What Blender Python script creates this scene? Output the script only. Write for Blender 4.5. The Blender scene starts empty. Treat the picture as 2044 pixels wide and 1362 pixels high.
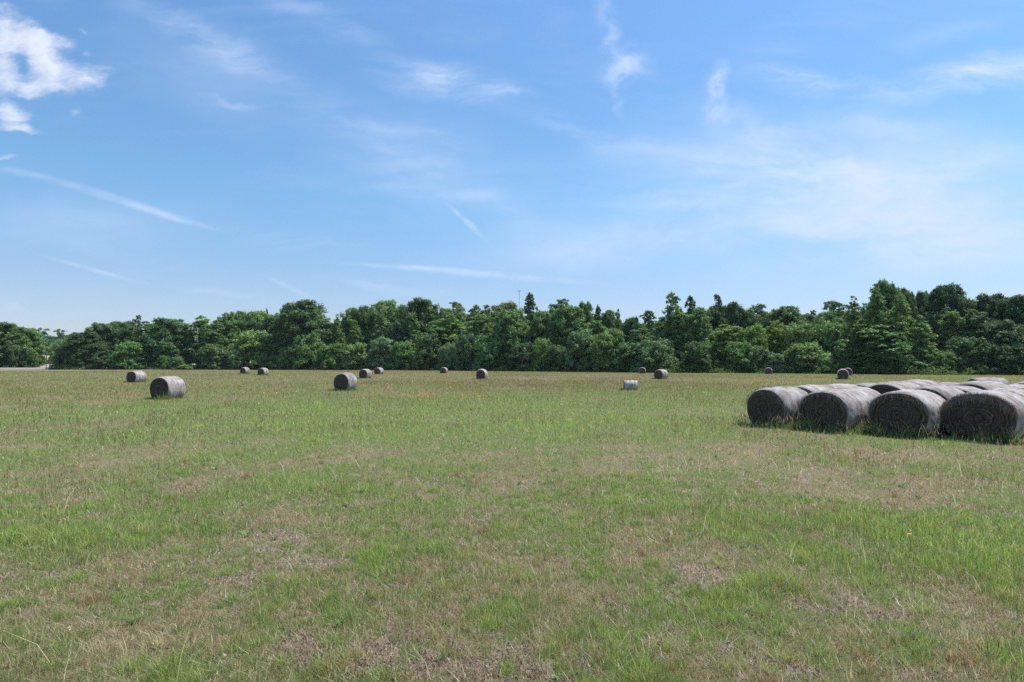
import bpy, math, random
import numpy as np

R = math.radians
SC = bpy.context.scene
COL = SC.collection

# ------------------------------------------------------------------ camera frame
CAM_H = 2.0
F = 1249.0
PITCH = math.atan(45.0 / F)
CT, ST = math.cos(PITCH), math.sin(PITCH)

def ray(px, py):
    cx, cy = (px - 1022.0) / F, (681.0 - py) / F
    return (cx, CT - cy * ST, ST + cy * CT)

def uv_of(px, py):
    r = ray(px, py)
    return r[0] / r[1], r[2] / r[1]

def gpt(px, py, zg=0.12):
    r = ray(px, py)
    t = (zg - CAM_H) / r[2]
    return r[0] * t, r[1] * t

def x_at(px, Y):
    return (px - 1022.0) / F * Y * CT

def z_at(py, Y):
    u, v = uv_of(1022, py)
    return CAM_H + v * Y

# ------------------------------------------------------------------ noise helpers
def _h(ix, iy, seed):
    n = (ix.astype(np.int64) * 374761393 + iy.astype(np.int64) * 668265263 + seed * 1442695041) & 0xffffffff
    n = ((n ^ (n >> 13)) * 1274126177) & 0xffffffff
    n = (n ^ (n >> 16)) & 0xffff
    return n / 65535.0

def vnoise(x, y, seed=0):
    x = np.asarray(x, dtype=float); y = np.asarray(y, dtype=float)
    ix = np.floor(x); iy = np.floor(y)
    fx = x - ix; fy = y - iy
    fx = fx * fx * (3 - 2 * fx); fy = fy * fy * (3 - 2 * fy)
    a = _h(ix, iy, seed); b = _h(ix + 1, iy, seed)
    c = _h(ix, iy + 1, seed); d = _h(ix + 1, iy + 1, seed)
    return (a * (1 - fx) + b * fx) * (1 - fy) + (c * (1 - fx) + d * fx) * fy

def fbm(x, y, seed=0, octaves=4):
    s = 0; a = 0.5; t = 0
    for o in range(octaves):
        s = s + a * vnoise(x * 2 ** o, y * 2 ** o, seed + o * 17); t += a; a *= 0.55
    return s / t

def sstep(a, b, x):
    t = np.clip((x - a) / (b - a), 0, 1)
    return t * t * (3 - 2 * t)

# ------------------------------------------------------------------ mesh helpers
def np_mesh(name, verts, faces, mat=None, attrs=None, smooth=False):
    """faces: (n,k) int array of equal-length polygons."""
    me = bpy.data.meshes.new(name)
    verts = np.asarray(verts, dtype=np.float32); faces = np.asarray(faces, dtype=np.int32)
    n, k = faces.shape
    me.vertices.add(len(verts)); me.vertices.foreach_set('co', verts.ravel())
    me.loops.add(n * k); me.loops.foreach_set('vertex_index', faces.ravel())
    me.polygons.add(n)
    me.polygons.foreach_set('loop_start', np.arange(0, n * k, k, dtype=np.int32))
    me.polygons.foreach_set('loop_total', np.full(n, k, dtype=np.int32))
    if smooth:
        me.polygons.foreach_set('use_smooth', np.ones(n, dtype=bool))
    me.update(calc_edges=True)
    for nm, (typ, dom, data) in (attrs or {}).items():
        a = me.attributes.new(nm, typ, dom)
        data = np.asarray(data, dtype=np.float32)
        if typ == 'FLOAT_COLOR':
            a.data.foreach_set('color', data.ravel())
        else:
            a.data.foreach_set('value', data.ravel())
    if mat:
        me.materials.append(mat)
    return me

def link(name, me, parent=None, loc=None):
    o = bpy.data.objects.new(name, me); COL.objects.link(o)
    if parent: o.parent = parent
    if loc: o.location = loc
    return o

def tag(o, label=None, cat=None, group=None, kind=None):
    if label: o['label'] = label
    if cat: o['category'] = cat
    if group: o['group'] = group
    if kind: o['kind'] = kind
    return o

def thing(name, label, cat, loc=(0, 0, 0), rz=0, group=None):
    o = bpy.data.objects.new(name, None); COL.objects.link(o)
    o.location = loc; o.rotation_euler = (0, 0, rz); o.empty_display_size = 0.3
    return tag(o, label, cat, group)

def tube(points, radii, seg=8, cap=True):
    pts = np.asarray(points, float); V = []; Fc = []
    n = len(pts)
    for i in range(n):
        d = pts[min(i + 1, n - 1)] - pts[max(i - 1, 0)]
        d = d / (np.linalg.norm(d) + 1e-9)
        up = np.array([0, 0, 1.0]) if abs(d[2]) < .9 else np.array([1.0, 0, 0])
        a = np.cross(d, up); a /= np.linalg.norm(a); b = np.cross(d, a)
        for k in range(seg):
            t = 2 * math.pi * k / seg
            V.append(pts[i] + radii[i] * (math.cos(t) * a + math.sin(t) * b))
    for i in range(n - 1):
        for k in range(seg):
            k2 = (k + 1) % seg
            Fc.append((i * seg + k, i * seg + k2, (i + 1) * seg + k2, (i + 1) * seg + k))
    return V, Fc

class MB:
    def __init__(s): s.V = []; s.F = []
    def add(s, V, Fc):
        b = len(s.V); s.V.extend([tuple(v) for v in V]); s.F.extend([tuple(i + b for i in f) for f in Fc])
    def tube(s, pts, rad, seg=8): s.add(*tube(pts, rad, seg))
    def box(s, c, d):
        x, y, z = [q / 2 for q in d]; cx, cy, cz = c
        V = [(cx + i * x, cy + j * y, cz + k * z) for i in (-1, 1) for j in (-1, 1) for k in (-1, 1)]
        s.add(V, [(0, 1, 3, 2), (4, 6, 7, 5), (0, 4, 5, 1), (2, 3, 7, 6), (0, 2, 6, 4), (1, 5, 7, 3)])
    def mesh(s, name, mat, smooth=True):
        me = bpy.data.meshes.new(name); me.from_pydata(s.V, [], s.F); me.update()
        if smooth:
            me.polygons.foreach_set('use_smooth', np.ones(len(me.polygons), dtype=bool))
        if mat: me.materials.append(mat)
        return me

# ------------------------------------------------------------------ node helper
class NT:
    def __init__(s, tree):
        s.t = tree; s.n = tree.nodes; s.l = tree.links
    def node(s, typ, inputs=None, **props):
        nd = s.n.new(typ)
        for k, v in props.items(): setattr(nd, k, v)
        for k, v in (inputs or {}).items():
            sk = nd.inputs[k]
            if isinstance(v, bpy.types.NodeSocket): s.l.new(v, sk)
            else: sk.default_value = v
        return nd
    def math(s, op, a, b=0.0, c=0.0, clamp=False):
        return s.node('ShaderNodeMath', {0: a, 1: b, 2: c}, operation=op, use_clamp=clamp).outputs[0]
    def vmath(s, op, a, b=(0, 0, 0), out=0):
        return s.node('ShaderNodeVectorMath', {0: a, 1: b}, operation=op).outputs[out]
    def mrange(s, v, a, b, c=0.0, d=1.0, smooth=True):
        return s.node('ShaderNodeMapRange', {0: v, 1: a, 2: b, 3: c, 4: d}, interpolation_type='SMOOTHSTEP' if smooth else 'LINEAR').outputs[0]
    def noise(s, vec, scale, detail=4.0, rough=0.5, dist=0.0, dims='3D'):
        return s.node('ShaderNodeTexNoise', {'Vector': vec, 'Scale': scale, 'Detail': detail, 'Roughness': rough, 'Distortion': dist}, noise_dimensions=dims).outputs[0]
    def mix(s, fac, a, b, blend='MIX'):
        nd = s.n.new('ShaderNodeMix'); nd.data_type = 'RGBA'; nd.blend_type = blend
        for sk, v in ((nd.inputs[0], fac), (nd.inputs[6], a), (nd.inputs[7], b)):
            if isinstance(v, bpy.types.NodeSocket): s.l.new(v, sk)
            else: sk.default_value = v if not isinstance(v, tuple) or len(v) == 4 else (*v, 1)
        return nd.outputs[2]
    def ramp(s, fac, stops):
        nd = s.n.new('ShaderNodeValToRGB'); s.l.new(fac, nd.inputs[0])
        cr = nd.color_ramp
        while len(cr.elements) < len(stops): cr.elements.new(0.5)
        for e, (p, c) in zip(cr.elements, stops): e.position = p; e.color = (*c, 1)
        return nd.outputs[0]
    def attr(s, name, typ='GEOMETRY', out='Color'):
        return s.node('ShaderNodeAttribute', attribute_name=name, attribute_type=typ).outputs[out]

def material(name):
    m = bpy.data.materials.new(name); m.use_nodes = True; m.node_tree.nodes.clear()
    nt = NT(m.node_tree); out = nt.node('ShaderNodeOutputMaterial')
    return m, nt, out

def simple_mat(name, col, rough=0.7, metal=0.0, nscale=20.0, var=0.25):
    m, nt, out = material(name)
    tc = nt.node('ShaderNodeTexCoord').outputs['Object']
    n = nt.noise(tc, nscale, 5.0)
    a = tuple(c * (1 - var) for c in col); b = tuple(min(1, c * (1 + var)) for c in col)
    c = nt.ramp(n, [(0.3, a), (0.7, b)])
    p = nt.node('ShaderNodeBsdfPrincipled', {'Base Color': c, 'Roughness': rough, 'Metallic': metal})
    nt.l.new(p.outputs[0], out.inputs[0])
    return m

# ------------------------------------------------------------------ world: sky, clouds and sun
SUN_AZ, SUN_EL = R(66), R(63)

def build_world():
    w = bpy.data.worlds.new("World"); SC.world = w; w.use_nodes = True
    w.node_tree.nodes.clear(); nt = NT(w.node_tree)
    out = nt.node('ShaderNodeOutputWorld')
    sky = nt.node('ShaderNodeTexSky', sky_type='NISHITA')
    sky.sun_disc = False; sky.sun_elevation = SUN_EL; sky.sun_rotation = SUN_AZ
    sky.altitude = 100; sky.air_density = 1.0; sky.dust_density = 0.3; sky.ozone_density = 3.0
    SK = 0.1
    # direction -> gnomonic coordinates on the half of the sky ahead
    d = nt.node('ShaderNodeTexCoord').outputs['Generated']
    sep = nt.node('ShaderNodeSeparateXYZ', {0: d})
    # air colour: how this day's sky differs from the model's, by elevation
    air = nt.ramp(sep.outputs[2], [(0.0, (.70, .66, .80)), (.09, (.74, .76, .86)), (.25, (.74, .96, 1.0)), (.55, (.76, .97, 1.08))])
    gain = nt.mrange(sep.outputs[2], .08, .55, 1.12, 1.38, smooth=False)
    base = nt.vmath('SCALE', nt.vmath('MULTIPLY', sky.outputs[0], air)); nt.l.new(nt.math('MULTIPLY', gain, SK), base.node.inputs['Scale'])
    y = nt.math('MAXIMUM', sep.outputs[1], 0.05)
    u = nt.math('DIVIDE', sep.outputs[0], y); v = nt.math('DIVIDE', sep.outputs[2], y)
    P = nt.node('ShaderNodeCombineXYZ', {0: u, 1: v, 2: 0.0}).outputs[0]
    front = nt.mrange(sep.outputs[1], 0.1, 0.3)
    wn = nt.node('ShaderNodeTexNoise', {'Vector': P, 'Scale': 9.0, 'Detail': 5.0, 'Roughness': 0.6})
    warp = nt.vmath('SCALE', nt.vmath('SUBTRACT', wn.outputs['Color'], (.5, .5, .5)))
    warp.node.inputs['Scale'].default_value = 0.055
    PW = nt.vmath('ADD', P, warp)
    wn2 = nt.vmath('SCALE', nt.vmath('SUBTRACT', wn.outputs['Color'], (.5, .5, .5)))
    wn2.node.inputs['Scale'].default_value = 0.012
    PS = nt.vmath('ADD', P, wn2)
    def shared(ang, sx, sy, detail, src):
        mp = nt.node('ShaderNodeMapping', {'Vector': src, 'Rotation': (0, 0, R(ang)), 'Scale': (sx, sy, 1)}).outputs[0]
        return nt.noise(mp, 1.0, detail, .62, .3)
    NS = {'down': shared(16, 4.5, 24.0, 6.0, PW), 'up': shared(-11, 5.0, 22.0, 6.0, PW), 'iso': shared(0, 15.0, 19.0, 6.0, PW), 'fine': shared(20, 30, 40, 3.0, P), 'big': shared(8, 2.6, 8.0, 7.0, PW)}
    total = [None]
    def acc(m):
        total[0] = m if total[0] is None else nt.math('ADD', total[0], m)
    def cloud(px, py, a, b, ang, k, nscale=(2.0, 3.0), lo=0.35, hi=0.75, soft=0.0, warped=True, curve=0.0, seed=0.0):
        """ellipse of half axes a, b (photo pixels), streaky noise along its long axis"""
        cu, cv = uv_of(px, py)
        mp = nt.node('ShaderNodeMapping', {'Vector': PW if warped else PS, 'Location': (cu, cv, 0), 'Rotation': (0, 0, R(ang)), 'Scale': (a / F, b / F, 1)}, vector_type='TEXTURE')
        q = mp.outputs[0]
        if curve:
            sq = nt.node('ShaderNodeSeparateXYZ', {0: q})
            qy = nt.math('ADD', sq.outputs[1], nt.math('MULTIPLY', nt.math('MULTIPLY', sq.outputs[0], sq.outputs[0]), curve))
            q = nt.node('ShaderNodeCombineXYZ', {0: sq.outputs[0], 1: qy, 2: 0.0}).outputs[0]
        ln = nt.vmath('LENGTH', q, out=1)
        m = nt.mrange(ln, 1.0, soft, 0.0, 1.0)
        key = 'fine' if not warped else ('iso' if a < 100 else ('big' if b > 59 else ('down' if ang < 0 else 'up')))
        n = NS[key]; lo, hi = {'fine': (.05, .7), 'big': (.20, .72)}.get(key, (.33, .66))
        m = nt.math('MULTIPLY', m, nt.mrange(n, lo, hi))
        acc(nt.math('MULTIPLY', m, k))
    # cirrus wisps and veils
    cloud(880, 160, 225, 58, -12, .60, (2.2, 2.6), .3, .8, seed=1)
    cloud(868, 152, 66, 44, 5, .36, (1.5, 1.5), .3, .75, seed=2)
    cloud(1000, 187, 100, 17, -9, .42, (2, 1.5), .25, .7, seed=3)
    cloud(1250, 130, 76, 56, 20, .75, (1.6, 2.4), .25, .8, seed=4)
    cloud(1212, 55, 34, 95, 4, .55, (1.5, 2), .25, .8, seed=5)
    cloud(1234, 190, 18, 66, 8, .45, (1.5, 2), .2, .8, seed=6)
    cloud(1438, 152, 30, 50, -28, .95, (1.4, 2), .2, .7, seed=7)
    cloud(1428, 205, 46, 78, 10, .50, (2.4, 1.4), .25, .8, seed=8)
    cloud(1960, 145, 260, 56, 12, .95, (2.0, 2.5), .2, .75, seed=9)
    cloud(1660, 170, 280, 48, -9, .60, (2.4, 2.4), .3, .8, seed=10)
    cloud(1560, 95, 110, 40, 10, .12, (2.4, 2.4), .3, .8, seed=10.5)
    cloud(1720, 380, 700, 220, -4, 1.0, (2.2, 3.2), .15, .75, seed=11)
    cloud(1560, 285, 270, 62, -24, .62, (2, 2.5), .25, .8, seed=12)
    cloud(1560, 395, 130, 15, 8, .5, (1.6, 1.8), .25, .8, seed=13)
    cloud(1480, 372, 90, 12, 8, .28, (1.6, 1.8), .25, .8, seed=13.4)
    cloud(1800, 500, 560, 95, 7, .75, (2.2, 2.6), .2, .8, seed=14)
    cloud(1250, 480, 500, 90, 6, .6, (2.2, 2.6), .3, .8, seed=15)
    cloud(900, 330, 420, 160, -22, .22, (1.5, 7.0), .35, .8, seed=16)
    cloud(800, 345, 130, 50, -8, .17, (1.3, 5.0), .35, .75, seed=17)
    cloud(430, 150, 360, 130, -22, .20, (1.5, 5.0), .35, .8, seed=18)
    cloud(450, 195, 95, 10, -17, .36, (1.5, 1.6), .2, .7, seed=19)
    cloud(200, 440, 380, 90, 0, .26, (1.5, 4.0), .3, .8, seed=20)
    cloud(600, 480, 260, 40, -6, .16, (2, 3.0), .3, .8, seed=21)
    for (px_, py_, a_, b_, an_, k_) in ((380, 60, 280, 46, -24, .30), (520, 140, 280, 42, -20, .26), (820, 300, 280, 42, -20, .20), (850, 385, 240, 32, -6, .18), (780, 250, 270, 24, -12, .30), (640, 40, 220, 40, -22, .24), (1000, 420, 260, 40, -25, .22), (1120, 250, 200, 34, -15, .20), (1750, 250, 260, 40, -8, .25), (1900, 60, 200, 40, 14, .22), (1500, 330, 440, 55, -8, .40), (1750, 430, 440, 52, 6, .40), (1350, 410, 320, 48, -10, .30), (1900, 330, 300, 50, 8, .35)):
        cloud(px_, py_, a_, b_, an_, k_)
    # old contrails
    cloud(235, 398, 262, 13, -16.8, .26, warped=False, curve=.12, soft=.25)
    cloud(40, 345, 90, 12, -12, .25, warped=False)
    cloud(330, 428, 150, 10, -17, .30, (3.5, 1.2), .1, .8, warped=False, seed=22.3)
    cloud(932, 444, 68, 9, -43, .60, (3.0, 1.2), .05, .7, warped=False, seed=23)
    cloud(960, 548, 360, 11, -4.6, .42, (4.0, 1.2), .15, .8, warped=False, seed=24)
    cloud(840, 536, 200, 7, -3.0, .34, (4.0, 1.2), .15, .8, warped=False, seed=24.5)
    cloud(190, 540, 140, 7, -14, .38, (3.0, 1.2), .15, .8, warped=False, seed=25)
    cloud(575, 571, 70, 9, -25, .34, (3.0, 1.2), .15, .8, warped=False, seed=26)
    cloud(750, 575, 190, 16, -8, .34, (3.0, 1.5), .2, .8, seed=27)
    cloud(430, 580, 130, 10, -6, .28, (3.0, 1.5), .2, .8, seed=27.6)
    # faint low cumulus on the horizon, far left
    cloud(35, 612, 62, 24, 3, .26, (2.0, 1.8), .3, .6, seed=28)
    cloud(160, 620, 120, 22, 0, .12, (3.0, 1.8), .3, .6, seed=29)
    thin = nt.math('MULTIPLY', nt.math('MULTIPLY', total[0], front), 1.0, clamp=True)
    # overall thin streaked cirrostratus
    ms = nt.node('ShaderNodeMapping', {'Vector': PW, 'Rotation': (0, 0, R(16)), 'Scale': (1.6, 7.5, 1)}).outputs[0]
    ov = nt.math('MULTIPLY', nt.mrange(nt.noise(ms, 1.6, 6.0, .6, .4), .45, .85), .14)
    hz = nt.mrange(sep.outputs[2], 0.0, 0.24, 0.10, 0.0)
    thin = nt.math('ADD', nt.math('ADD', thin, ov), hz, clamp=True)
    # cumulus, upper left
    total[0] = None
    wnc = nt.vmath('SCALE', nt.vmath('SUBTRACT', wn.outputs['Color'], (.5, .5, .5)))
    wnc.node.inputs['Scale'].default_value = 0.06
    def puff(px, py, a, b, ang, k=1.0):
        cu, cv = uv_of(px, py)
        q = nt.node('ShaderNodeMapping', {'Vector': nt.vmath('ADD', P, wnc), 'Location': (cu, cv, 0), 'Rotation': (0, 0, R(ang)), 'Scale': (a / F, b / F, 1)}, vector_type='TEXTURE').outputs[0]
        acc(nt.math('MULTIPLY', nt.mrange(nt.vmath('LENGTH', q, out=1), 1.25, 0.0, 0.0, 1.0), k))
    puff(20, 62, 75, 52, -30); puff(95, 82, 70, 22, -12, .7); puff(-5, 130, 45, 70, 0)
    puff(55, 172, 95, 26, -8); puff(135, 150, 85, 40, -20); puff(85, 118, 42, 60, 50, .8); puff(70, 92, 50, 40, -40, .8); puff(205, 150, 40, 30, 0, .4)
    puff(15, 225, 60, 32, -18); puff(30, 258, 70, 14, -4, .7); puff(152, 222, 16, 10, 20, .45); puff(165, 66, 14, 7, -20, .3)
    puff(178, 112, 16, 10, -20, .35); puff(5, 318, 36, 9, 0, .5)
    cn = nt.noise(P, 14.0, 9.0, .62)
    cs = nt.node('ShaderNodeMapping', {'Vector': nt.vmath('ADD', P, wnc), 'Rotation': (0, 0, R(18)), 'Scale': (14, 44, 1)}).outputs[0]
    cstr = nt.noise(cs, 1.0, 6.0, .65)
    dens = nt.math('ADD', nt.math('ADD', total[0], nt.math('MULTIPLY', nt.math('SUBTRACT', cn, .5), 1.1)), nt.math('MULTIPLY', nt.math('SUBTRACT', cstr, .5), 2.2))
    cum = nt.math('MULTIPLY', nt.math('MULTIPLY', nt.math('MULTIPLY', nt.mrange(dens, -.05, 1.35), nt.mrange(total[0], .0, .35)), front), .86)
    c1 = nt.mix(thin, base, (.50, .60, .775))
    shade = nt.mix(nt.mrange(nt.noise(P, 22.0, 5.0, .6), .3, .7), (.54, .59, .71), (.70, .73, .81))
    c2 = nt.mix(cum, c1, shade)
    w.cycles.sampling_method = 'MANUAL'; w.cycles.sample_map_resolution = 512
    bg = nt.node('ShaderNodeBackground', {'Color': c2, 'Strength': 1.0})
    nt.l.new(bg.outputs[0], out.inputs[0])

build_world()
sl = bpy.data.lights.new('sun', 'SUN'); sl.energy = 4.6; sl.angle = R(0.53); sl.color = (1.0, .95, .87)
so = bpy.data.objects.new('sun', sl); COL.objects.link(so)
from mathutils import Vector
sd = Vector((math.sin(SUN_AZ) * math.cos(SUN_EL), math.cos(SUN_AZ) * math.cos(SUN_EL), math.sin(SUN_EL)))
so.rotation_euler = sd.to_track_quat('Z', 'Y').to_euler()

# ------------------------------------------------------------------ field layout maps
EDGE_PX = [-400, 0, 200, 500, 800, 1000, 1300, 1600, 1750, 2044, 2400]
EDGE_Z = [206, 206, 206, 204, 186, 163, 136, 124, 115, 107, 100]
_ea = [math.atan((p - 1022) / F) for p in EDGE_PX]
_er = [z / math.cos(a) for z, a in zip(EDGE_Z, _ea)]

def edge_depth(px):           # depth (Y) of the wood's edge in this photo column
    return float(np.interp(px, EDGE_PX, EDGE_Z))

def edge_ratio(x, y):         # <1 in the open field, >1 inside the wood
    r = np.hypot(x, y); a = np.arctan2(x, y)
    return r / np.interp(a, _ea, _er)

def gz(x, y):
    x = np.asarray(x, float); y = np.asarray(y, float)
    r = np.hypot(x, y)
    k = 1.0 - sstep(15, 60, r) * .6
    rise = .15 * np.exp(-(((x - 14) / 9.5) ** 2 + ((y - 20.5) / 6.5) ** 2))
    return rise + k * (.05 * (fbm(x / 1.7, y / 1.7, 3, 3) - .5) + .10 * (fbm(x / 9., y / 9., 5, 2) - .5))

# big patches seen in the field: photo column, row, half width, half height -> effect
PATCH = [  # px, py, rx, ry, green, bare, tall
    (300, 825, 420, 30, .42, -.2, .15), (900, 812, 520, 26, .42, -.2, .2), (1150, 845, 330, 24, .34, -.1, .15),
    (600, 860, 400, 18, .25, 0, .1),
    (1250, 770, 330, 14, -.18, 0, .1), (500, 765, 520, 12, -.22, 0, .05), (1100, 752, 600, 6, -.2, 0, 0),
    (1250, 915, 330, 45, -.14, .03, .0), (850, 885, 260, 16, -.10, .03, 0), (1700, 905, 300, 24, -.16, 0, .1),
    (300, 905, 300, 30, -.12, 0, 0), (150, 960, 200, 30, .18, 0, .1),
    (665, 968, 85, 16, .55, -.3, .3), (70, 1066, 150, 34, .65, -.4, .7), (410, 1045, 60, 16, .35, -.2, .3),
    (760, 1090, 55, 26, .45, -.3, .5), (870, 1100, 90, 26, .30, -.2, .3), (640, 1165, 80, 40, .4, -.3, .4),
    (1880, 1050, 230, 70, .50, -.5, .30), (2020, 1140, 150, 110, .5, -.5, .35), (1500, 1010, 180, 30, .3, -.2, .2),
    (1700, 1040, 120, 40, .3, -.2, .35), (1810, 1125, 130, 30, .35, -.2, .4), (1545, 1160, 75, 26, .65, -.5, .8), (1440, 1190, 60, 30, -.2, -.1, .7),
    (1375, 1125, 90, 22, -.4, .95, -.3), (1690, 1195, 180, 38, -.4, .90, -.3), (1180, 1215, 90, 40, -.1, .2, .1),
    (900, 1290, 200, 55, -.4, .95, -.3), (780, 1235, 70, 25, -.1, .55, -.2), (1480, 1310, 180, 42, -.35, .90, -.3),
    (120, 1235, 60, 22, -.2, .6, -.2), (620, 1275, 80, 30, -.2, .6, -.2), (230, 1290, 90, 25, -.1, .4, 0), (460, 1260, 110, 30, .15, 0, .1),
    (330, 1090, 160, 40, -.2, .05, 0), (480, 1115, 120, 30, -.2, .1, 0), (690, 1055, 120, 20, -.2, .2, 0),
    (1110, 1290, 26, 20, .7, -.4, .6), (1225, 1295, 22, 14, .7, -.4, .5), (1940, 1300, 200, 60, .3, -.2, .4),
    (60, 1330, 90, 40, .3, -.2, .2), (330, 1330, 90, 30, .35, -.2, .2), (1280, 1340, 120, 30, .35, -.2, .3),
    (640, 1060, 80, 14, -.2, .2, 0), (1640, 965, 200, 24, -.1, .25, 0), (1080, 1010, 250, 25, -.1, .1, 0),
    (1020, 1140, 60, 20, .3, -.1, .3), (980, 1200, 160, 36, .25, -.2, .3),
]
_pt = []
for (px, py, rx, ry, g_, b_, t_) in PATCH:
    X, Y = gpt(px, py, .08)
    y0 = gpt(px, py + ry, .08)[1]; y1 = gpt(px, max(py - ry, 736), .08)[1]
    _pt.append((X, Y, rx / F * Y, max(.12, (y1 - y0) / 2), g_, b_, t_))

def field_maps(x, y):
    x = np.asarray(x, float); y = np.asarray(y, float)
    r = np.hypot(x, y)
    n1 = fbm(x / 7.0, y / 9.0, 11, 4); n2 = fbm(x / 1.3, y / 1.5, 23, 4); n3 = fbm(x / .42, y / .42, 31, 3)
    n4 = fbm(x / 26., y / 34., 41, 3); n5 = fbm(x / .9, y / .9, 53, 4); n6 = fbm(x / .17, y / .17, 67, 3)
    near = 1 - sstep(9, 26, r)
    g = .59 + .45 * (n1 - .5) + 1.1 * (n2 - .5) + 1.6 * (n3 - .5) * near + .5 * (n4 - .5) - .13 * (1 - sstep(4.5, 10, r)) - .10 * sstep(34, 60, r)
    bare = near * (1.7 * (n5 - .60) + 1.0 * (n3 - .52) + 1.1 * (n6 - .5) + .14 * (1 - sstep(4, 8, r))) - .05
    tall = .35 + .9 * (n2 - .5) + .6 * (n1 - .5)
    wx = x + .5 * (n2 - .5) * np.minimum(r * .12, 2); wy = y + .8 * (n1 - .5) * np.minimum(r * .12, 3)
    for (X, Y, rx, ry, g_, b_, t_) in _pt:
        e = np.exp(-(((wx - X) / rx) ** 2 + ((wy - Y) / ry) ** 2))
        g = g + .42 * g_ * e; bare = bare + b_ * e * np.clip(3.0 * (n6 - .42) + 1.2 * (n3 - .5) + .35, 0, 1.1); tall = tall + t_ * e
    return np.clip(g, 0, 1), np.clip(bare, 0, 1), np.clip(tall, 0, 1.4)

# ------------------------------------------------------------------ ground
def m_ground():
    m, nt, out = material('field_soil')
    tc = nt.node('ShaderNodeTexCoord').outputs['Object']
    g = nt.attr('green', out='Fac'); b = nt.attr('bare', out='Fac'); wd = nt.attr('wood', out='Fac')
    n1 = nt.noise(tc, 9.0, 8.0, .7); n2 = nt.noise(tc, 60.0, 4.0, .7); n3 = nt.noise(tc, 1.3, 6.0, .6)
    soil = nt.ramp(n1, [(.28, (.13, .095, .07)), (.5, (.29, .22, .165)), (.75, (.46, .37, .295))])
    thatch = nt.ramp(n2, [(.3, (.10, .082, .05)), (.5, (.21, .17, .105)), (.72, (.36, .295, .19))])
    grn = nt.ramp(n2, [(.3, (.06, .085, .03)), (.7, (.17, .21, .075))])
    gf = nt.mrange(nt.math('ADD', g, nt.math('MULTIPLY', nt.math('SUBTRACT', n3, .5), .7)), .3, .85, .05, .85)
    c = nt.mix(gf, thatch, grn)
    bf = nt.mrange(nt.math('ADD', b, nt.math('MULTIPLY', nt.math('SUBTRACT', n1, .5), .8)), .2, .55)
    crumb = nt.noise(tc, 110.0, 3.0, .8)
    soil = nt.mix(nt.mrange(crumb, .52, .34, 0, .75), soil, (.06, .048, .036)); soil = nt.mix(nt.mrange(crumb, .62, .74, 0, .5), soil, (.5, .45, .39))
    c = nt.mix(bf, c, soil)
    litter = nt.ramp(n1, [(.3, (.03, .024, .015)), (.7, (.075, .06, .035))])
    c = nt.mix(wd, c, litter)
    bmp = nt.node('ShaderNodeBump', {'Strength': .8, 'Distance': .03, 'Height': nt.math('ADD', n1, n2)})
    p = nt.node('ShaderNodeBsdfPrincipled', {'Base Color': c, 'Roughness': .95, 'Normal': bmp.outputs[0]})
    p.inputs['Specular IOR Level'].default_value = .1
    nt.l.new(p.outputs[0], out.inputs[0])
    return m

def build_ground():
    rad = [0.8]
    while rad[-1] < 300: rad.append(rad[-1] * 1.032)
    while rad[-1] < 7000: rad.append(rad[-1] * 1.35)
    ang = list(np.linspace(-55, 55, 200)) + list(np.linspace(61, 299, 36))
    ang = np.radians(ang); nA = len(ang); rad = np.array(rad); nR = len(rad)
    A, Rr = np.meshgrid(ang, rad)
    X = (Rr * np.sin(A)).ravel(); Y = (Rr * np.cos(A)).ravel()
    Z = gz(X, Y)
    X = np.append(X, 0); Y = np.append(Y, 0); Z = np.append(Z, 0)
    g, b, t = field_maps(X, Y)
    w = sstep(.995, 1.02, edge_ratio(X, Y)) * (1 - sstep(6, 9, edge_ratio(X, Y)))
    i = np.arange(nR - 1)[:, None] * nA; k = np.arange(nA)[None, :]; k2 = (k + 1) % nA
    quads = np.stack([i + k, i + nA + k, i + nA + k2, i + k2], -1).reshape(-1, 4)
    # centre fan as degenerate-free quads: join pairs of inner edges to the centre
    c = len(X) - 1
    fan = [(c, (2 * j) % nA, (2 * j + 1) % nA, (2 * j + 2) % nA) for j in range(nA // 2)]
    quads = np.vstack([quads[:, ::-1], np.array(fan)])
    me = np_mesh('field', np.stack([X, Y, Z], 1), quads, m_ground(), {
        'green': ('FLOAT', 'POINT', g), 'bare': ('FLOAT', 'POINT', b), 'wood': ('FLOAT', 'POINT', w)}, smooth=True)
    tag(link('field', me), 'mown hayfield ground of dry thatch and bare soil', 'field', kind='structure')

build_ground()

# ------------------------------------------------------------------ grass
def m_blade(name, trans=.35):
    m, nt, out = material(name)
    c = nt.attr('Col')
    d = nt.node('ShaderNodeBsdfDiffuse', {'Color': c}); t = nt.node('ShaderNodeBsdfTranslucent', {'Color': c})
    mx = nt.node('ShaderNodeMixShader', {0: trans, 1: d.outputs[0], 2: t.outputs[0]})
    gl = nt.node('ShaderNodeBsdfGlossy', {'Color': (1, 1, 1, 1), 'Roughness': .45})
    mx2 = nt.node('ShaderNodeMixShader', {0: .035, 1: mx.outputs[0], 2: gl.outputs[0]})
    nt.l.new(mx2.outputs[0], out.inputs[0])
    return m
M_GRASS = m_blade('grass_blades', .48)

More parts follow.
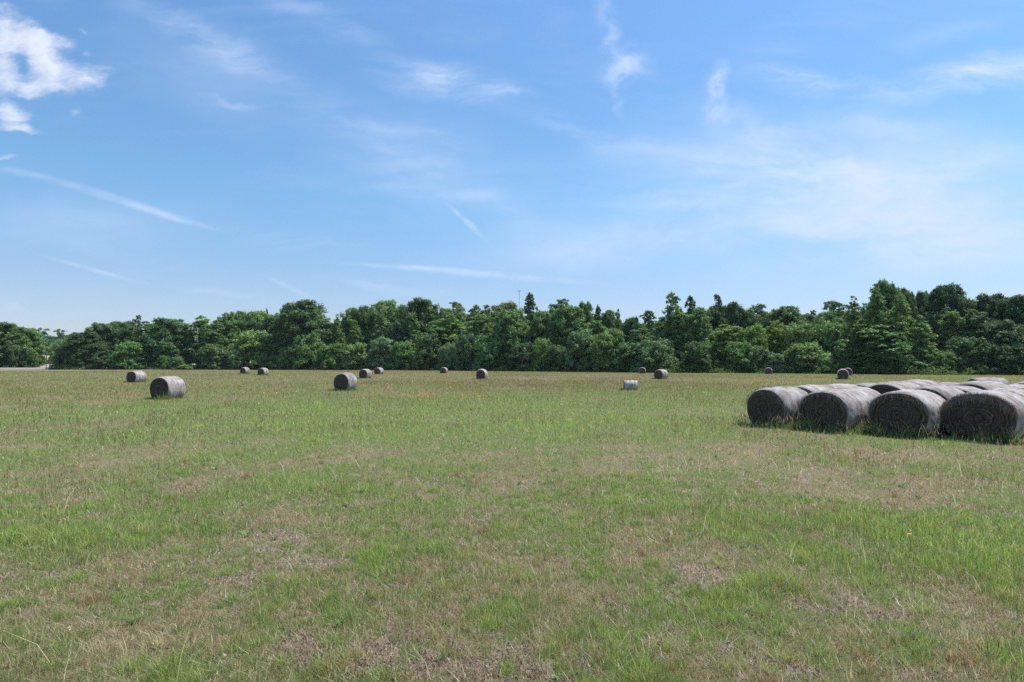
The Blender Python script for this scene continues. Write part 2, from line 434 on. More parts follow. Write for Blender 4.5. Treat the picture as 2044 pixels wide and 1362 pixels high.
def blades(x, y, h, w, lean, col, rng, tipcol=None, segs=1, zoff=0.0):
    """ribbon blades; returns verts, faces(tri), colours"""
    n = len(x)
    z0 = gz(x, y) - .01 + zoff
    az = rng.uniform(0, 2 * np.pi, n)
    la = rng.uniform(0, 2 * np.pi, n)
    bx, by = np.cos(az) * w / 2, np.sin(az) * w / 2
    lx, ly = np.cos(la) * lean * h, np.sin(la) * lean * h
    hz = h * np.sqrt(np.clip(1 - lean ** 2 * .8, .1, 1))
    if segs == 1:
        V = np.empty((n, 3, 3), np.float32)
        V[:, 0] = np.stack([x - bx, y - by, z0], 1); V[:, 1] = np.stack([x + bx, y + by, z0], 1)
        V[:, 2] = np.stack([x + lx, y + ly, z0 + hz], 1)
        Fc = np.arange(n * 3).reshape(n, 3)
        C = np.repeat(col[:, None, :], 3, 1)
        if tipcol is not None: C[:, 2] = tipcol
        return V.reshape(-1, 3), Fc, C.reshape(-1, 3)
    V = np.empty((n, 5, 3), np.float32)
    V[:, 0] = np.stack([x - bx, y - by, z0], 1); V[:, 1] = np.stack([x + bx, y + by, z0], 1)
    mx, my, mz = x + lx * .33, y + ly * .33, z0 + hz * .6
    V[:, 2] = np.stack([mx + bx * .75, my + by * .75, mz], 1); V[:, 3] = np.stack([mx - bx * .75, my - by * .75, mz], 1)
    V[:, 4] = np.stack([x + lx, y + ly, z0 + hz], 1)
    b = np.arange(n)[:, None] * 5
    Fc = np.concatenate([b + [0, 1, 2], b + [0, 2, 3], b + [3, 2, 4]], 1).reshape(-1, 3)
    C = np.repeat(col[:, None, :], 5, 1)
    if tipcol is not None: C[:, 4] = tipcol; C[:, 2:4] = .5 * (C[:, 2:4] + tipcol[:, None])
    return V.reshape(-1, 3), Fc, C.reshape(-1, 3)

class Bag:
    def __init__(s): s.V = []; s.F = []; s.C = []; s.n = 0
    def add(s, V, Fc, C):
        s.V.append(V); s.F.append(Fc + s.n); s.C.append(C); s.n += len(V)
    def obj(s, name, mat, label, cat):
        V = np.vstack(s.V); Fc = np.vstack(s.F); C = np.vstack(s.C)
        C = np.hstack([np.clip(C, 0, 1), np.ones((len(C), 1))])
        me = np_mesh(name, V, Fc, mat, {'Col': ('FLOAT_COLOR', 'POINT', C)})
        return tag(link(name, me), label, cat, kind='stuff')

G1 = np.array([.225, .305, .075]); G2 = np.array([.31, .39, .10]); G3 = np.array([.175, .265, .075]); G4 = np.array([.41, .42, .125])
S1 = np.array([.58, .50, .27]); S2 = np.array([.41, .35, .18]); S3 = np.array([.62, .57, .38]); B1 = np.array([.29, .19, .10]); B2 = np.array([.38, .26, .13])

def pick(rng, n, cols, wts):
    idx = rng.choice(len(cols), n, p=np.array(wts) / sum(wts))
    return np.array(cols)[idx]

def sample_field(n, r0, r1, p, rng, half=44):
    """points with areal density ~ r^-p"""
    e = 2 - p
    uu = rng.random(n)
    r = (r0 ** e + uu * (r1 ** e - r0 ** e)) ** (1 / e) if abs(e) > 1e-3 else r0 * (r1 / r0) ** uu
    a = np.radians(rng.uniform(-half, half, n))
    x, y = r * np.sin(a), r * np.cos(a)
    return x, y, r

def build_grass():
    rng = np.random.default_rng(7)
    bag = Bag()
    # --- near and middle turf
    N = 660000
    x, y, r = sample_field(N, 3.0, 72, 2.25, rng)
    # clump jitter so that blades gather in tufts
    tx = np.round(x / .13 + rng.normal(0, .25, N)) * .13; ty = np.round(y / .13 + rng.normal(0, .25, N)) * .13
    jx = (_h(np.round(tx / .13), np.round(ty / .13), 91) - .5) * .13; jy = (_h(np.round(tx / .13), np.round(ty / .13), 92) - .5) * .13
    tuft = rng.random(N) < .6
    sp = .028 + .02 * rng.random(N)
    x = np.where(tuft & (r < 16), tx + jx + rng.normal(0, 1, N) * sp, x); y = np.where(tuft & (r < 16), ty + jy + rng.normal(0, 1, N) * sp, y)
    g, b, t = field_maps(x, y)
    keep = (rng.random(N) > b * .80) & (edge_ratio(x, y) < 1.0) & (rng.random(N) > sstep(24, 70, r))
    cellg = _h(np.floor(x / .11), np.floor(y / .11), 77)          # each tuft is mostly one kind
    x, y, r, g, b, t, cellg = [q[keep] for q in (x, y, r, g, b, t, cellg)]
    n = len(x)
    mixv = g + .85 * (cellg - .5) + rng.normal(0, .24, n)
    isg = mixv > .42
    col = np.where(isg[:, None], pick(rng, n, [G1, G2, G3, G4], [4, 3, 2, 1.5]), pick(rng, n, [S1, S2, S3, B1, B2], [2.4, 3, 1.3, 1.6, 1.4]))
    bright = np.clip((g - .55) * 1.2, 0, .45)[:, None] * isg[:, None]
    col = col * (1 + bright * np.array([.45, .5, .1]))
    col = np.where(isg[:, None], col, col * (1 - sstep(12, 40, r)[:, None] * np.array([.12, .14, .34])))
    col *= rng.uniform(.65, 1.3, (n, 1)); col *= 1 + rng.normal(0, .05, (n, 3))
    h = (.034 + .08 * t) * rng.uniform(.5, 1.5, n) * np.where(isg, 1.0, .85)
    h *= 1 - .55 * np.clip(b * 1.5, 0, 1)
    h *= 1 + .3 * sstep(10, 22, r)
    w = np.maximum(.0035, r * .00075) * rng.uniform(.6, 1.4, n)
    lean = np.clip(np.abs(rng.normal(.42, .28, n)) + .15 * sstep(9, 18, r), 0, .95); lean = np.where(isg, lean, np.clip(lean + .15, 0, .97))
    tip = col * np.where(isg[:, None], 1.2, 1.12) + (.06 * sstep(8, 18, r))[:, None] * np.array([1.0, .95, .5])
    m = r < 11
    bag.add(*blades(x[m], y[m], h[m], w[m], lean[m], col[m], rng, tip[m], 2))
    m = ~m
    bag.add(*blades(x[m], y[m], h[m], w[m], lean[m], col[m], rng, tip[m], 1))
    # --- far sward
    N = 480000
    x, y, r = sample_field(N, 22, 215, 2.0, rng)
    g, b, t = field_maps(x, y)
    k = (edge_ratio(x, y) < .998) & (rng.random(N) < sstep(22, 58, r))
    k &= ~((x < -138) & (y > 184))
    x, y, r, g, t = [q[k] for q in (x, y, r, g, t)]; n = len(x)
    cg = pick(rng, n, [G1, G2, G4, G3], [2, 3, 4, .6]); cs = pick(rng, n, [S1, S2, S3, B1, B2], [2.2, 3, 1.0, 1.4, 2.6])
    brown = fbm(x / 14., y / 22., 71, 3)                      # reddish sorrel drifts
    cs = cs * (1 - .35 * sstep(.5, .68, brown))[:, None]
    cs = cs * np.array([.88, .86, .66]); f = sstep(.18, .80, g + rng.normal(0, .12, n))[:, None]
    col = cg * f + cs * (1 - f)
    col *= rng.uniform(.85, 1.13, (n, 1))
    h = (.11 + .10 * t) * rng.uniform(.6, 1.4, n); w = r * .00055 * rng.uniform(.6, 1.4, n)
    bag.add(*blades(x, y, h, w, np.clip(np.abs(rng.normal(.3, .2, n)), 0, .9), col, rng, col * 1.1, 1))
    # --- matted dead stems lying flat on the thin ground close by
    N = 130000
    x, y, r = sample_field(N, 3.0, 18, 2.2, rng)
    g, b, t = field_maps(x, y)
    k = rng.random(N) < (.30 + .6 * (1 - g)) * (1 + .2 * b); x, y, r = x[k], y[k], r[k]; n = len(x)
    col = pick(rng, n, [S1, S2, S3, B2, B1 * .5, G3 * .8], [2.2, 3, 1.2, 2, 1.6, 1.4]) * rng.uniform(.5, 1.15, (n, 1))
    bag.add(*blades(x, y, rng.uniform(.05, .16, n), np.maximum(.003, r * .0006), rng.uniform(.93, 1.0, n), col, rng, None, 1, .022))
    # --- broad-leaved weeds: flat rosettes in the turf
    qx, qy, qr = sample_field(95, 3.2, 14, 1.6, rng)
    for i in range(len(qx)):
        n = int(rng.integers(7, 13)); sz = rng.uniform(.6, 1.5)
        x = qx[i] + rng.normal(0, .012, n); y = qy[i] + rng.normal(0, .012, n)
        col = np.array([.19, .29, .09]) * rng.uniform(.7, 1.3) * rng.uniform(.85, 1.15, (n, 1))
        bag.add(*blades(x, y, rng.uniform(.05, .10, n) * sz, rng.uniform(.018, .03, n) * sz, rng.uniform(.6, .97, n), col, rng, col * 1.1, 2))
    # --- crumbs of soil, dead leaf and chaff on the bare spots
    N = 260000
    x, y, r = sample_field(N, 3.0, 13, 2.2, rng)
    g, b, t = field_maps(x, y)
    k = rng.random(N) < np.clip(b * 1.6, 0.02, .9); x, y, r = x[k], y[k], r[k]; n = len(x)
    col = np.array([[.50, .39, .30], [.36, .27, .19], [.16, .115, .08], [.60, .50, .41], [.52, .42, .27]])[rng.integers(0, 5, n)] * rng.uniform(.7, 1.2, (n, 1))
    bag.add(*blades(x, y, rng.uniform(.010, .028, n), rng.uniform(.008, .022, n), rng.uniform(.2, .9, n), col, rng, None, 1, .012))
    # --- bunch grasses: splayed tufts of longer blades
    spots = [(1110, 1290, .5), (1225, 1295, .45), (1545, 1165, .9), (1575, 1175, .8), (1500, 1170, .7), (755, 1100, .6), (790, 1110, .5), (60, 1065, .8), (130, 1075, .8), (20, 1080, .8), (170, 1062, .7),
             (640, 1170, .6), (870, 1105, .5), (1230, 1165, .4), (1300, 1130, .5), (1440, 1195, .6), (420, 1052, .6), (300, 1160, .5), (100, 1170, .5), (560, 1330, .5), (270, 1340, .6), (330, 1345, .6), (1290, 1345, .6), (1330, 1300, .5), (700, 1240, .5)]
    tx = []; ts = []; tg = []
    for (px, py, sz) in spots:
        tx.append(gpt(px, py, .02)); ts.append(sz); tg.append(1)
    qx, qy, qr = sample_field(300, 3.2, 17, 1.7, rng)
    gg, bb, tt = field_maps(qx, qy)
    for i in range(len(qx)):
        tx.append((qx[i], qy[i])); ts.append(rng.uniform(.25, .6) * (.7 + .5 * tt[i])); tg.append(1 if rng.random() < .45 + .5 * gg[i] else 0)
    for (cx, cy), sz, isgr in zip(tx, ts, tg):
        n = int(70 + 150 * sz)
        rr = np.abs(rng.normal(0, .055 + .06 * sz, n)); aa = rng.uniform(0, 2 * np.pi, n)
        x = cx + rr * np.cos(aa); y = cy + rr * np.sin(aa)
        c0 = [G1 * 1.15, G2, G4, G2 * 1.1][rng.integers(0, 4)] if isgr else [S1, S2, B2][rng.integers(0, 3)]
        col = c0 * rng.uniform(.7, 1.25, (n, 1)) * (1 + rng.normal(0, .06, (n, 3)))
        bag.add(*blades(x, y, rng.uniform(.06, .22, n) * (.45 + .65 * sz), np.full(n, .0042), np.clip(np.abs(rng.normal(.6, .25, n)), 0, .97), col, rng, col * 1.2, 2))
    bag.obj('grass', M_GRASS, 'short mixed green and straw coloured grass covering the field', 'grass')

    # --- seed stalks: thin upright brown and tan stems
    bag = Bag()
    N = 95000
    x, y, r = sample_field(N, 3.2, 70, 2.0, rng)
    g, b, t = field_maps(x, y)
    cl = fbm(x / 2.2, y / 2.6, 61, 3)
    k = (rng.random(N) < np.clip(.06 + 1.5 * (cl - .50) + .05 * sstep(12, 20, r), .02, 1) * (1 - .7 * b)) & (edge_ratio(x, y) < .998)
    x, y, r, t = x[k], y[k], r[k], t[k]; n = len(x)
    col = pick(rng, n, [B1, B2, S1, S2, G3, B1 * .5], [3, 2.5, 1.2, 2, 1, 1.2]) * rng.uniform(.6, 1.2, (n, 1))
    h = rng.uniform(.13, .28, n) * (.6 + .5 * sstep(5, 14, r)); w = np.maximum(.0028, r * .0005)
    lean = np.clip(np.abs(rng.normal(.12, .14, n)), 0, .8)
    bag.add(*blades(x, y, h, w, lean, col, rng, col * .9, 1))
    # seed heads: little diamonds near the tops
    hx = np.repeat(x, 2); hy = np.repeat(y, 2); hh = np.repeat(h, 2)
    hx = hx + rng.normal(0, .012, 2 * n); hy = hy + rng.normal(0, .012, 2 * n)
    hc = np.repeat(col, 2, 0) * np.array([1.15, 1.0, .95])
    bag.add(*blades(hx, hy, hh * .35, np.repeat(np.maximum(.007, r * .0007), 2), np.full(2 * n, .15), hc, rng, None, 1, hh * .62))
    # long pale arching stems close by
    N = 420
    x, y, r = sample_field(N, 3.4, 14, 1.6, rng, 42)
    col = pick(rng, N, [S1, S3, G4], [2, 2, 1]) * rng.uniform(.9, 1.3, (N, 1))
    bag.add(*blades(x, y, rng.uniform(.25, .5, N), np.maximum(.0035, r * .0006), rng.uniform(.45, .93, N), col, rng, None, 2))
    bag.obj('seed_stalks', M_GRASS, 'thin brown and tan seed stalks standing above the grass', 'grass')

# ------------------------------------------------------------------ bales
def m_bale_wrap():
    m, nt, out = material('weathered_hay_wrap')
    tc = nt.node('ShaderNodeTexCoord').outputs['Object']
    rnd = nt.node('ShaderNodeObjectInfo').outputs['Random']
    off = nt.node('ShaderNodeCombineXYZ', {0: nt.math('MULTIPLY', rnd, 37.0), 1: nt.math('MULTIPLY', rnd, 53.0), 2: 0.0}).outputs[0]
    p = nt.vmath('ADD', tc, off)
    band = nt.noise(nt.vmath('MULTIPLY', p, (.8, 7.0, .8)), 1.0, 4.0, .65)
    mott = nt.noise(p, 2.6, 6.0, .65)
    fib = nt.noise(nt.vmath('MULTIPLY', p, (16.0, 60.0, 16.0)), 1.0, 5.0, .75)
    spk = nt.noise(p, 90.0, 3.0, .7)
    c = nt.ramp(mott, [(.30, (.145, .108, .092)), (.46, (.265, .22, .20)), (.60, (.42, .395, .378)), (.8, (.59, .59, .595))])
    c = nt.mix(nt.mrange(band, .50, .68, 0, .5), c, (.65, .655, .67))
    c = nt.mix(nt.mrange(band, .46, .32, 0, .7), c, (.18, .125, .10))
    c = nt.mix(nt.mrange(fib, .48, .30, 0, .65), c, (.13, .10, .082))
    c = nt.mix(nt.mrange(spk, .6, .75, 0, .35), c, (.66, .64, .62))
    # greyish-green weathering in a few bands
    c = nt.mix(nt.mrange(nt.noise(nt.vmath('MULTIPLY', p, (.5, 5.0, .5)), 1.3, 3.0), .56, .72, 0, .35), c, (.36, .43, .42))
    bmp = nt.node('ShaderNodeBump', {'Strength': .6, 'Distance': .03, 'Height': nt.math('ADD', nt.math('ADD', fib, spk), band)})
    c = nt.mix(1.0, c, nt.node('ShaderNodeObjectInfo').outputs['Color'], 'MULTIPLY')     # how bleached this roll is
    b = nt.node('ShaderNodeBsdfPrincipled', {'Base Color': c, 'Roughness': .72, 'Normal': bmp.outputs[0]})
    b.inputs['Specular IOR Level'].default_value = .35
    nt.l.new(b.outputs[0], out.inputs[0])
    return m

def m_bale_face():
    m, nt, out = material('rolled_hay_end')
    tc = nt.node('ShaderNodeTexCoord').outputs['Object']
    rnd = nt.node('ShaderNodeObjectInfo').outputs['Random']
    rad = nt.attr('rad', out='Fac')
    p = nt.vmath('ADD', tc, nt.node('ShaderNodeCombineXYZ', {0: nt.math('MULTIPLY', rnd, 31.0)}).outputs[0])
    wob = nt.noise(p, 2.5, 4.0)
    rr = nt.math('ADD', rad, nt.math('MULTIPLY', wob, .38))
    ring = nt.node('ShaderNodeTexNoise', {'W': rr, 'Scale': 15.0, 'Detail': 3.0, 'Roughness': .65}, noise_dimensions='1D').outputs[0]
    fib = nt.noise(p, 48.0, 5.0, .75); mott = nt.noise(p, 4.0, 5.0, .6)
    c = nt.ramp(nt.math('ADD', nt.math('MULTIPLY', ring, .62), nt.math('MULTIPLY', fib, .38)), [(.32, (.022, .015, .011)), (.46, (.075, .054, .040)), (.58, (.16, .122, .090)), (.72, (.27, .21, .155))])
    c = nt.mix(nt.mrange(mott, .5, .7, 0, .45), c, (.055, .04, .033)); c = nt.mix(nt.mrange(rad, .70, .88, 0, .45), c, (.14, .105, .075))
    c = nt.mix(nt.mrange(fib, .62, .80, 0, .35), c, (.17, .14, .11))
    bmp = nt.node('ShaderNodeBump', {'Strength': .9, 'Distance': .04, 'Height': nt.math('ADD', ring, fib)})
    b = nt.node('ShaderNodeBsdfPrincipled', {'Base Color': c, 'Roughness': .9, 'Normal': bmp.outputs[0]})
    b.inputs['Specular IOR Level'].default_value = .15
    nt.l.new(b.outputs[0], out.inputs[0])
    return m

M_WRAP, M_FACE = m_bale_wrap(), m_bale_face()
M_STRAW = m_blade('loose_straw', .2)

def section(phi, w, h):
    n = 2.04
    c, s = np.cos(phi), np.sin(phi)
    x = np.sign(c) * np.abs(c) ** (2 / n); z = np.sign(s) * np.abs(s) ** (2 / n)
    x = x * (1 + .10 * np.clip(-s, 0, 1) * (1 - np.abs(s)))
    z = np.where(z < 0, np.maximum(z, -.82) / .82, z)
    return x * w / 2, h / 2 + z * h / 2

def bale_meshes(seed, w, h, L):
    rng = np.random.default_rng(seed)
    nphi = 72
    phi = np.linspace(0, 2 * np.pi, nphi, endpoint=False)
    prof = [(0, .895), (.015, .925), (.05, .955), (.10, .98), (.16, 1.0)]
    ys = [(-L / 2 + d, s) for d, s in prof]
    nm = 18
    ys += [(-L / 2 + .16 + (L - .32) * k / nm, 1.0 + .012 * math.sin(math.pi * k / nm) + rng.normal(0, .006)) for k in range(1, nm)]
    ys += [(L / 2 - d, s) for d, s in prof[::-1]]
    V = []
    cz = h * .48
    for yy, s in ys:
        x, z = section(phi, w, h)
        lump = 1 + .075 * (fbm(np.cos(phi) * 1.6 + 7 + seed * 3.1, np.sin(phi) * 1.6 + yy * 1.4 + 9, seed, 3) - .5) + .035 * (fbm(np.cos(phi) * 6 + 7, np.sin(phi) * 6 + yy * 9 + 9, seed + 5, 2) - .5)
        V.append(np.stack([x * s * lump, np.full(nphi, yy), cz + (z - cz) * s * lump], 1))
    V = np.vstack(V); V[:, 2] = np.maximum(V[:, 2], 0.0)
    nr = len(ys)
    i = np.arange(nr - 1)[:, None] * nphi; k = np.arange(nphi)[None, :]; k2 = (k + 1) % nphi
    Fc = np.stack([i + k, i + k2, i + nphi + k2, i + nphi + k], -1).reshape(-1, 4)
    wrap = np_mesh('side_wrap', V, Fc, M_WRAP, smooth=True)
    faces = []
    for sgn in (-1, 1):
        rings = 30; FV = []; FR = []
        for q in range(rings + 1):
            s = .905 * (1 - q / rings) + .004
            x, z = section(phi, w, h)
            bulge = .05 * (1 - (s / .9) ** 2) + .010 * math.sin(q * 2.3 + seed) + rng.normal(0, .004)
            n_ = .035 * (fbm(np.cos(phi) * s * 6 + 3 + seed, np.sin(phi) * s * 6 + 5, seed + 9, 3) - .5)
            bb = np.where(q == 0, -.006, bulge + n_)
            FV.append(np.stack([x * s, np.full(nphi, sgn * L / 2) + sgn * bb, cz + (z - cz) * s], 1)); FR.append(np.full(nphi, s))
        FV = np.vstack(FV); FR = np.concatenate(FR)
        i = np.arange(rings)[:, None] * nphi
        Ff = np.stack([i + k, i + nphi + k, i + nphi + k2, i + k2], -1).reshape(-1, 4)
        if sgn < 0: Ff = Ff[:, ::-1]
        faces.append(np_mesh('end_face', FV, Ff, M_FACE, {'rad': ('FLOAT', 'POINT', FR)}, smooth=True))
    return wrap, faces

def straw_mesh(seed, w, h, L, n, fringe=False):
    """loose strands clinging to the front end and hanging over its upper rim"""
    rng = np.random.default_rng(seed)
    V = []; Fc = []; C = []
    for j in range(n):
        if fringe and rng.random() < .85:
            ph = rng.uniform(.12, .95) * math.pi; s = rng.uniform(.86, 1.0); ln = rng.uniform(.08, .26)
            down = True
        else:
            ph = rng.uniform(0, 2 * math.pi); s = .95 * math.sqrt(rng.random()); ln = rng.uniform(.04, .16); down = rng.random() < .4
        x, z = section(np.array([ph]), w, h); cz = h * .48
        p0 = np.array([x[0] * s, -L / 2 - .035 - .02 * rng.random(), cz + (z[0] - cz) * s])
        if p0[2] < .12: continue
        if down: d = np.array([rng.normal(0, .45), -rng.uniform(.05, .35), -1.0])
        else:
            d = np.array([-math.sin(ph), -rng.uniform(0, .3), math.cos(ph)]) + rng.normal(0, .35, 3) * np.array([1, .3, 1])
        d /= np.linalg.norm(d)
        side = np.cross(d, [0, 1, 0]); side = side / (np.linalg.norm(side) + 1e-6) * rng.uniform(.0012, .0030)
        p1 = p0 + d * ln * .5 + np.array([0, -.015, 0]); p2 = p0 + d * ln + np.array([0, -.01 * rng.random(), -ln * .2])
        b = len(V)
        V += [p0 - side, p0 + side, p1 + side, p1 - side, p2 + side * .5, p2 - side * .5]
        Fc += [(b, b + 1, b + 2, b + 3), (b + 3, b + 2, b + 4, b + 5)]
        c = np.array([[.22, .17, .11], [.13, .10, .07], [.08, .06, .045], [.42, .36, .27]][rng.choice(4, p=[.28, .32, .28, .12])]) * rng.uniform(.7, 1.15)
        C += [c] * 6
    C = np.hstack([np.array(C), np.ones((len(C), 1))])
    return np_mesh('loose_straw', np.array(V), np.array(Fc), M_STRAW, {'Col': ('FLOAT_COLOR', 'POINT', C)})

PROTO = [bale_meshes(1, 1.55, 1.32, 1.5), bale_meshes(2, 1.62, 1.30, 1.52), bale_meshes(3, 1.50, 1.36, 1.48)]
STRAW = [straw_mesh(5, 1.55, 1.32, 1.5, 260, True), straw_mesh(6, 1.62, 1.30, 1.52, 1100, True), straw_mesh(8, 1.50, 1.36, 1.48, 220, True)]
BALES = []          # (x, y, axis angle, w, l) for the grass around them

def bale(label, x, y, ang, proto=0, s=(1, 1, 1), group=None, straw=None, roll=0.0, sink=.02):
    """ang: heading of the roll's axis, clockwise from the view direction"""
    o = thing('hay_bale', label, 'hay bale', (x, y, float(gz(x, y)) - sink), -R(ang), group)
    o.scale = s
    w, f = PROTO[proto]
    a = link('side_wrap', w, o)
    fr = link('end_face', f[0], o); bk = link('end_face', f[1], o)
    if straw is not None:
        link('loose_straw', STRAW[straw], o)['kind'] = 'stuff'
    k = random.Random(int(x * 7 + y * 13)).uniform(.86, 1.12) if s[0] > .6 else 1.25
    a.color = (k, k * .99, k * .98, 1)
    BALES.append((x, y, R(ang), 1.55 * s[0], 1.5 * s[1]))
    return o

G_FIELD = 'round hay bales scattered over the field'
G_ROW = 'round hay bales stored in rows at the right'

def field_bale(px, hpx, ang, label, proto=0, Y=None, s=(.86, .87, .97), vis=1.12):
    Y = Y or F * vis / hpx
    return bale(label, x_at(px, Y), Y, ang, proto, s, G_FIELD)

def build_bales():
    field_bale(336, 40, 12, 'biggest single grey bale at the left of the field, dark end to the left', 0, Y=35.5)
    field_bale(273, 19, 16, 'small grey bale just left of and beyond the biggest left bale', 1, Y=66)
    field_bale(690, 30, 14, 'grey bale near mid field, largest one between the left bales and the centre', 2, Y=46)
    field_bale(729.5, 15, 16, 'bale just beyond and right of the mid field bale, third in its line', 0, Y=84)
    field_bale(756.5, 11, 18, 'tiny bale near the trees, farthest of three bales lined up left of centre', 1, Y=116)
    field_bale(489, 12, 14, 'left of the two tiny bales close together by the trees', 2, Y=120)
    field_bale(525.5, 13, 14, 'right of the two tiny bales close together by the trees', 0, Y=106)
    field_bale(886, 11, 10, 'tiny dark bale near the trees just left of the picture centre', 1, Y=125)
    field_bale(962, 16, 12, 'dark-ended bale with bright right rim, nearest the picture centre', 2, Y=80)
    field_bale(1282, 11, 14, 'tiny dark round bale end at the foot of the trees right of centre', 0, Y=124)
    field_bale(1319.5, 17, 46, 'bale right of centre turned to show a broad pale grey side', 1, Y=80)
    field_bale(1258.5, 15, 96, 'small low pale roll lying sideways alone in the grass right of centre', 2, Y=47, s=(.52, .66, .56))
    field_bale(1682, 17, 26, 'dark round bale end standing alone beyond the stored rows', 2, Y=78)
    field_bale(1692, 13, 27, 'small dark bale end half hidden behind another one by the conical trees', 0, Y=106)
    field_bale(1533.5, 10, 21, 'tiny dark bale at the tree edge beside a pale low bush', 1, Y=119)
    field_bale(1971, 16, 100, 'single bale beyond the stored rows at far right, pale side to the left', 1, Y=33.5, s=(.95, 1, .98))
    # stored rows: front ends by photo column and depth
    rows = [(1525, 18.9, 57, 2, (.92, 1.03, .865)), (1640, 17.6, 53, 0, (.97, .98, .885)), (1790, 16.5, 53, 0, (1.02, 1, .905)), (1950, 15.6, 53, 1, (1.05, 1, .935))]
    names = ['leftmost', 'second', 'third', 'rightmost and nearest']
    rowname = ['leftmost', 'second', 'third', 'nearest']
    ordn = ['', 'second', 'third', 'fourth', 'fifth', 'sixth', 'seventh', 'eighth']
    count = [7, 8, 7, 3]
    rng = random.Random(4)
    for ri, (px, Y, ang, pr, s) in enumerate(rows):
        x0 = x_at(px, Y)
        a = R(ang)
        ax = (math.sin(a), math.cos(a))
        for k in range(count[ri]):
            dd = .75 * s[1] + k * 1.76 + (.05 if k else 0)
            jit = rng.uniform(-.20, .20) if k else 0
            sid = (jit * math.cos(a), -jit * math.sin(a))
            if ri == 1 and k == 1: sid = (-.26, .22)
            x = x0 + ax[0] * dd + sid[0]; y = Y + ax[1] * dd + sid[1]
            if x / y > .93: continue
            if k == 0:
                lab = ['dark-ended bale at the left end of the front line of stored bales',
                       'second dark-ended bale in the front line, pinkish rim round its end',
                       'third dark-ended bale in the front line, tall weeds at its foot',
                       'nearest and largest front bale at far right, hay fringe over its dark end'][ri]
                bale(lab, x, y, ang, pr, s, G_ROW, straw=(1 if ri == 3 else (0 if pr == 0 else 2)))
            else:
                lab = f'{ordn[k]} bale from the front in the {rowname[ri]} stored row, mostly its grey back showing'
                sc = (rng.uniform(.93, 1.08), 1.0, rng.uniform(.86, .97))
                bale(lab, x, y, ang + rng.uniform(-6, 6), rng.randrange(3), sc, G_ROW, straw=0 if k == 1 else None)

build_bales()
build_grass()

def bale_weeds():
    """taller green growth and seed heads round the feet of the bales"""
    rng = np.random.default_rng(17)
    bag = Bag()
    for (bx, by, a, w, L) in BALES:
        d = math.hypot(bx, by)
        n = int(np.clip(95000 / d ** 1.25, 160, 2600))
        # perimeter points in the bale's frame, mostly the end facing us
        side = rng.random(n)
        lx = np.where(side < .5, rng.uniform(-w / 2 - .15, w / 2 + .15, n), np.where(side < .75, -w / 2 * .85, w / 2 * .85) + rng.normal(0, .08, n))
        ly = np.where(side < .5, -L / 2 - np.abs(rng.normal(.02, .16, n)) - .03, rng.uniform(-L / 2, L / 2, n))
        x = bx + lx * math.cos(a) + ly * math.sin(a); y = by - lx * math.sin(a) + ly * math.cos(a)
        cl = vnoise(x * 2.6, y * 2.6, 5)
        h = rng.uniform(.10, .30, n) * (.25 + 1.3 * cl ** 2)
        h[rng.random(n) < .05] *= 1.7
        col = pick(rng, n, [G3, G1, G2, S2, S1], [5, 3, 1.5, 1.2, .8]) * rng.uniform(.6, 1.15, (n, 1))
        ww = np.maximum(.006, d * .0008) * rng.uniform(.6, 1.5, n)
        bag.add(*blades(x, y, h, ww, np.clip(np.abs(rng.normal(.4, .25, n)), 0, .92), col, rng, col * 1.1, 2))
        if d < 30:
            m = max(4, n // 22)
            idx = rng.choice(n, m, replace=False)
            hh = rng.uniform(.30, .62, m)
            lean = rng.uniform(.2, .8, m)
            bag.add(*blades(x[idx], y[idx], hh, np.full(m, .008), lean, np.tile(S2 * .9, (m, 1)), rng, np.tile(S1, (m, 1)), 2))
            bag.add(*blades(x[idx] + rng.normal(0, .05, m), y[idx] - .05, hh * .3, np.full(m, .03), np.full(m, .5), np.tile(np.array([.28, .24, .13]), (m, 1)), rng, None, 1, hh * .5))
    bag.obj('tall_weeds', M_GRASS, 'taller green weeds and seed heads round the feet of the bales', 'weeds')

bale_weeds()

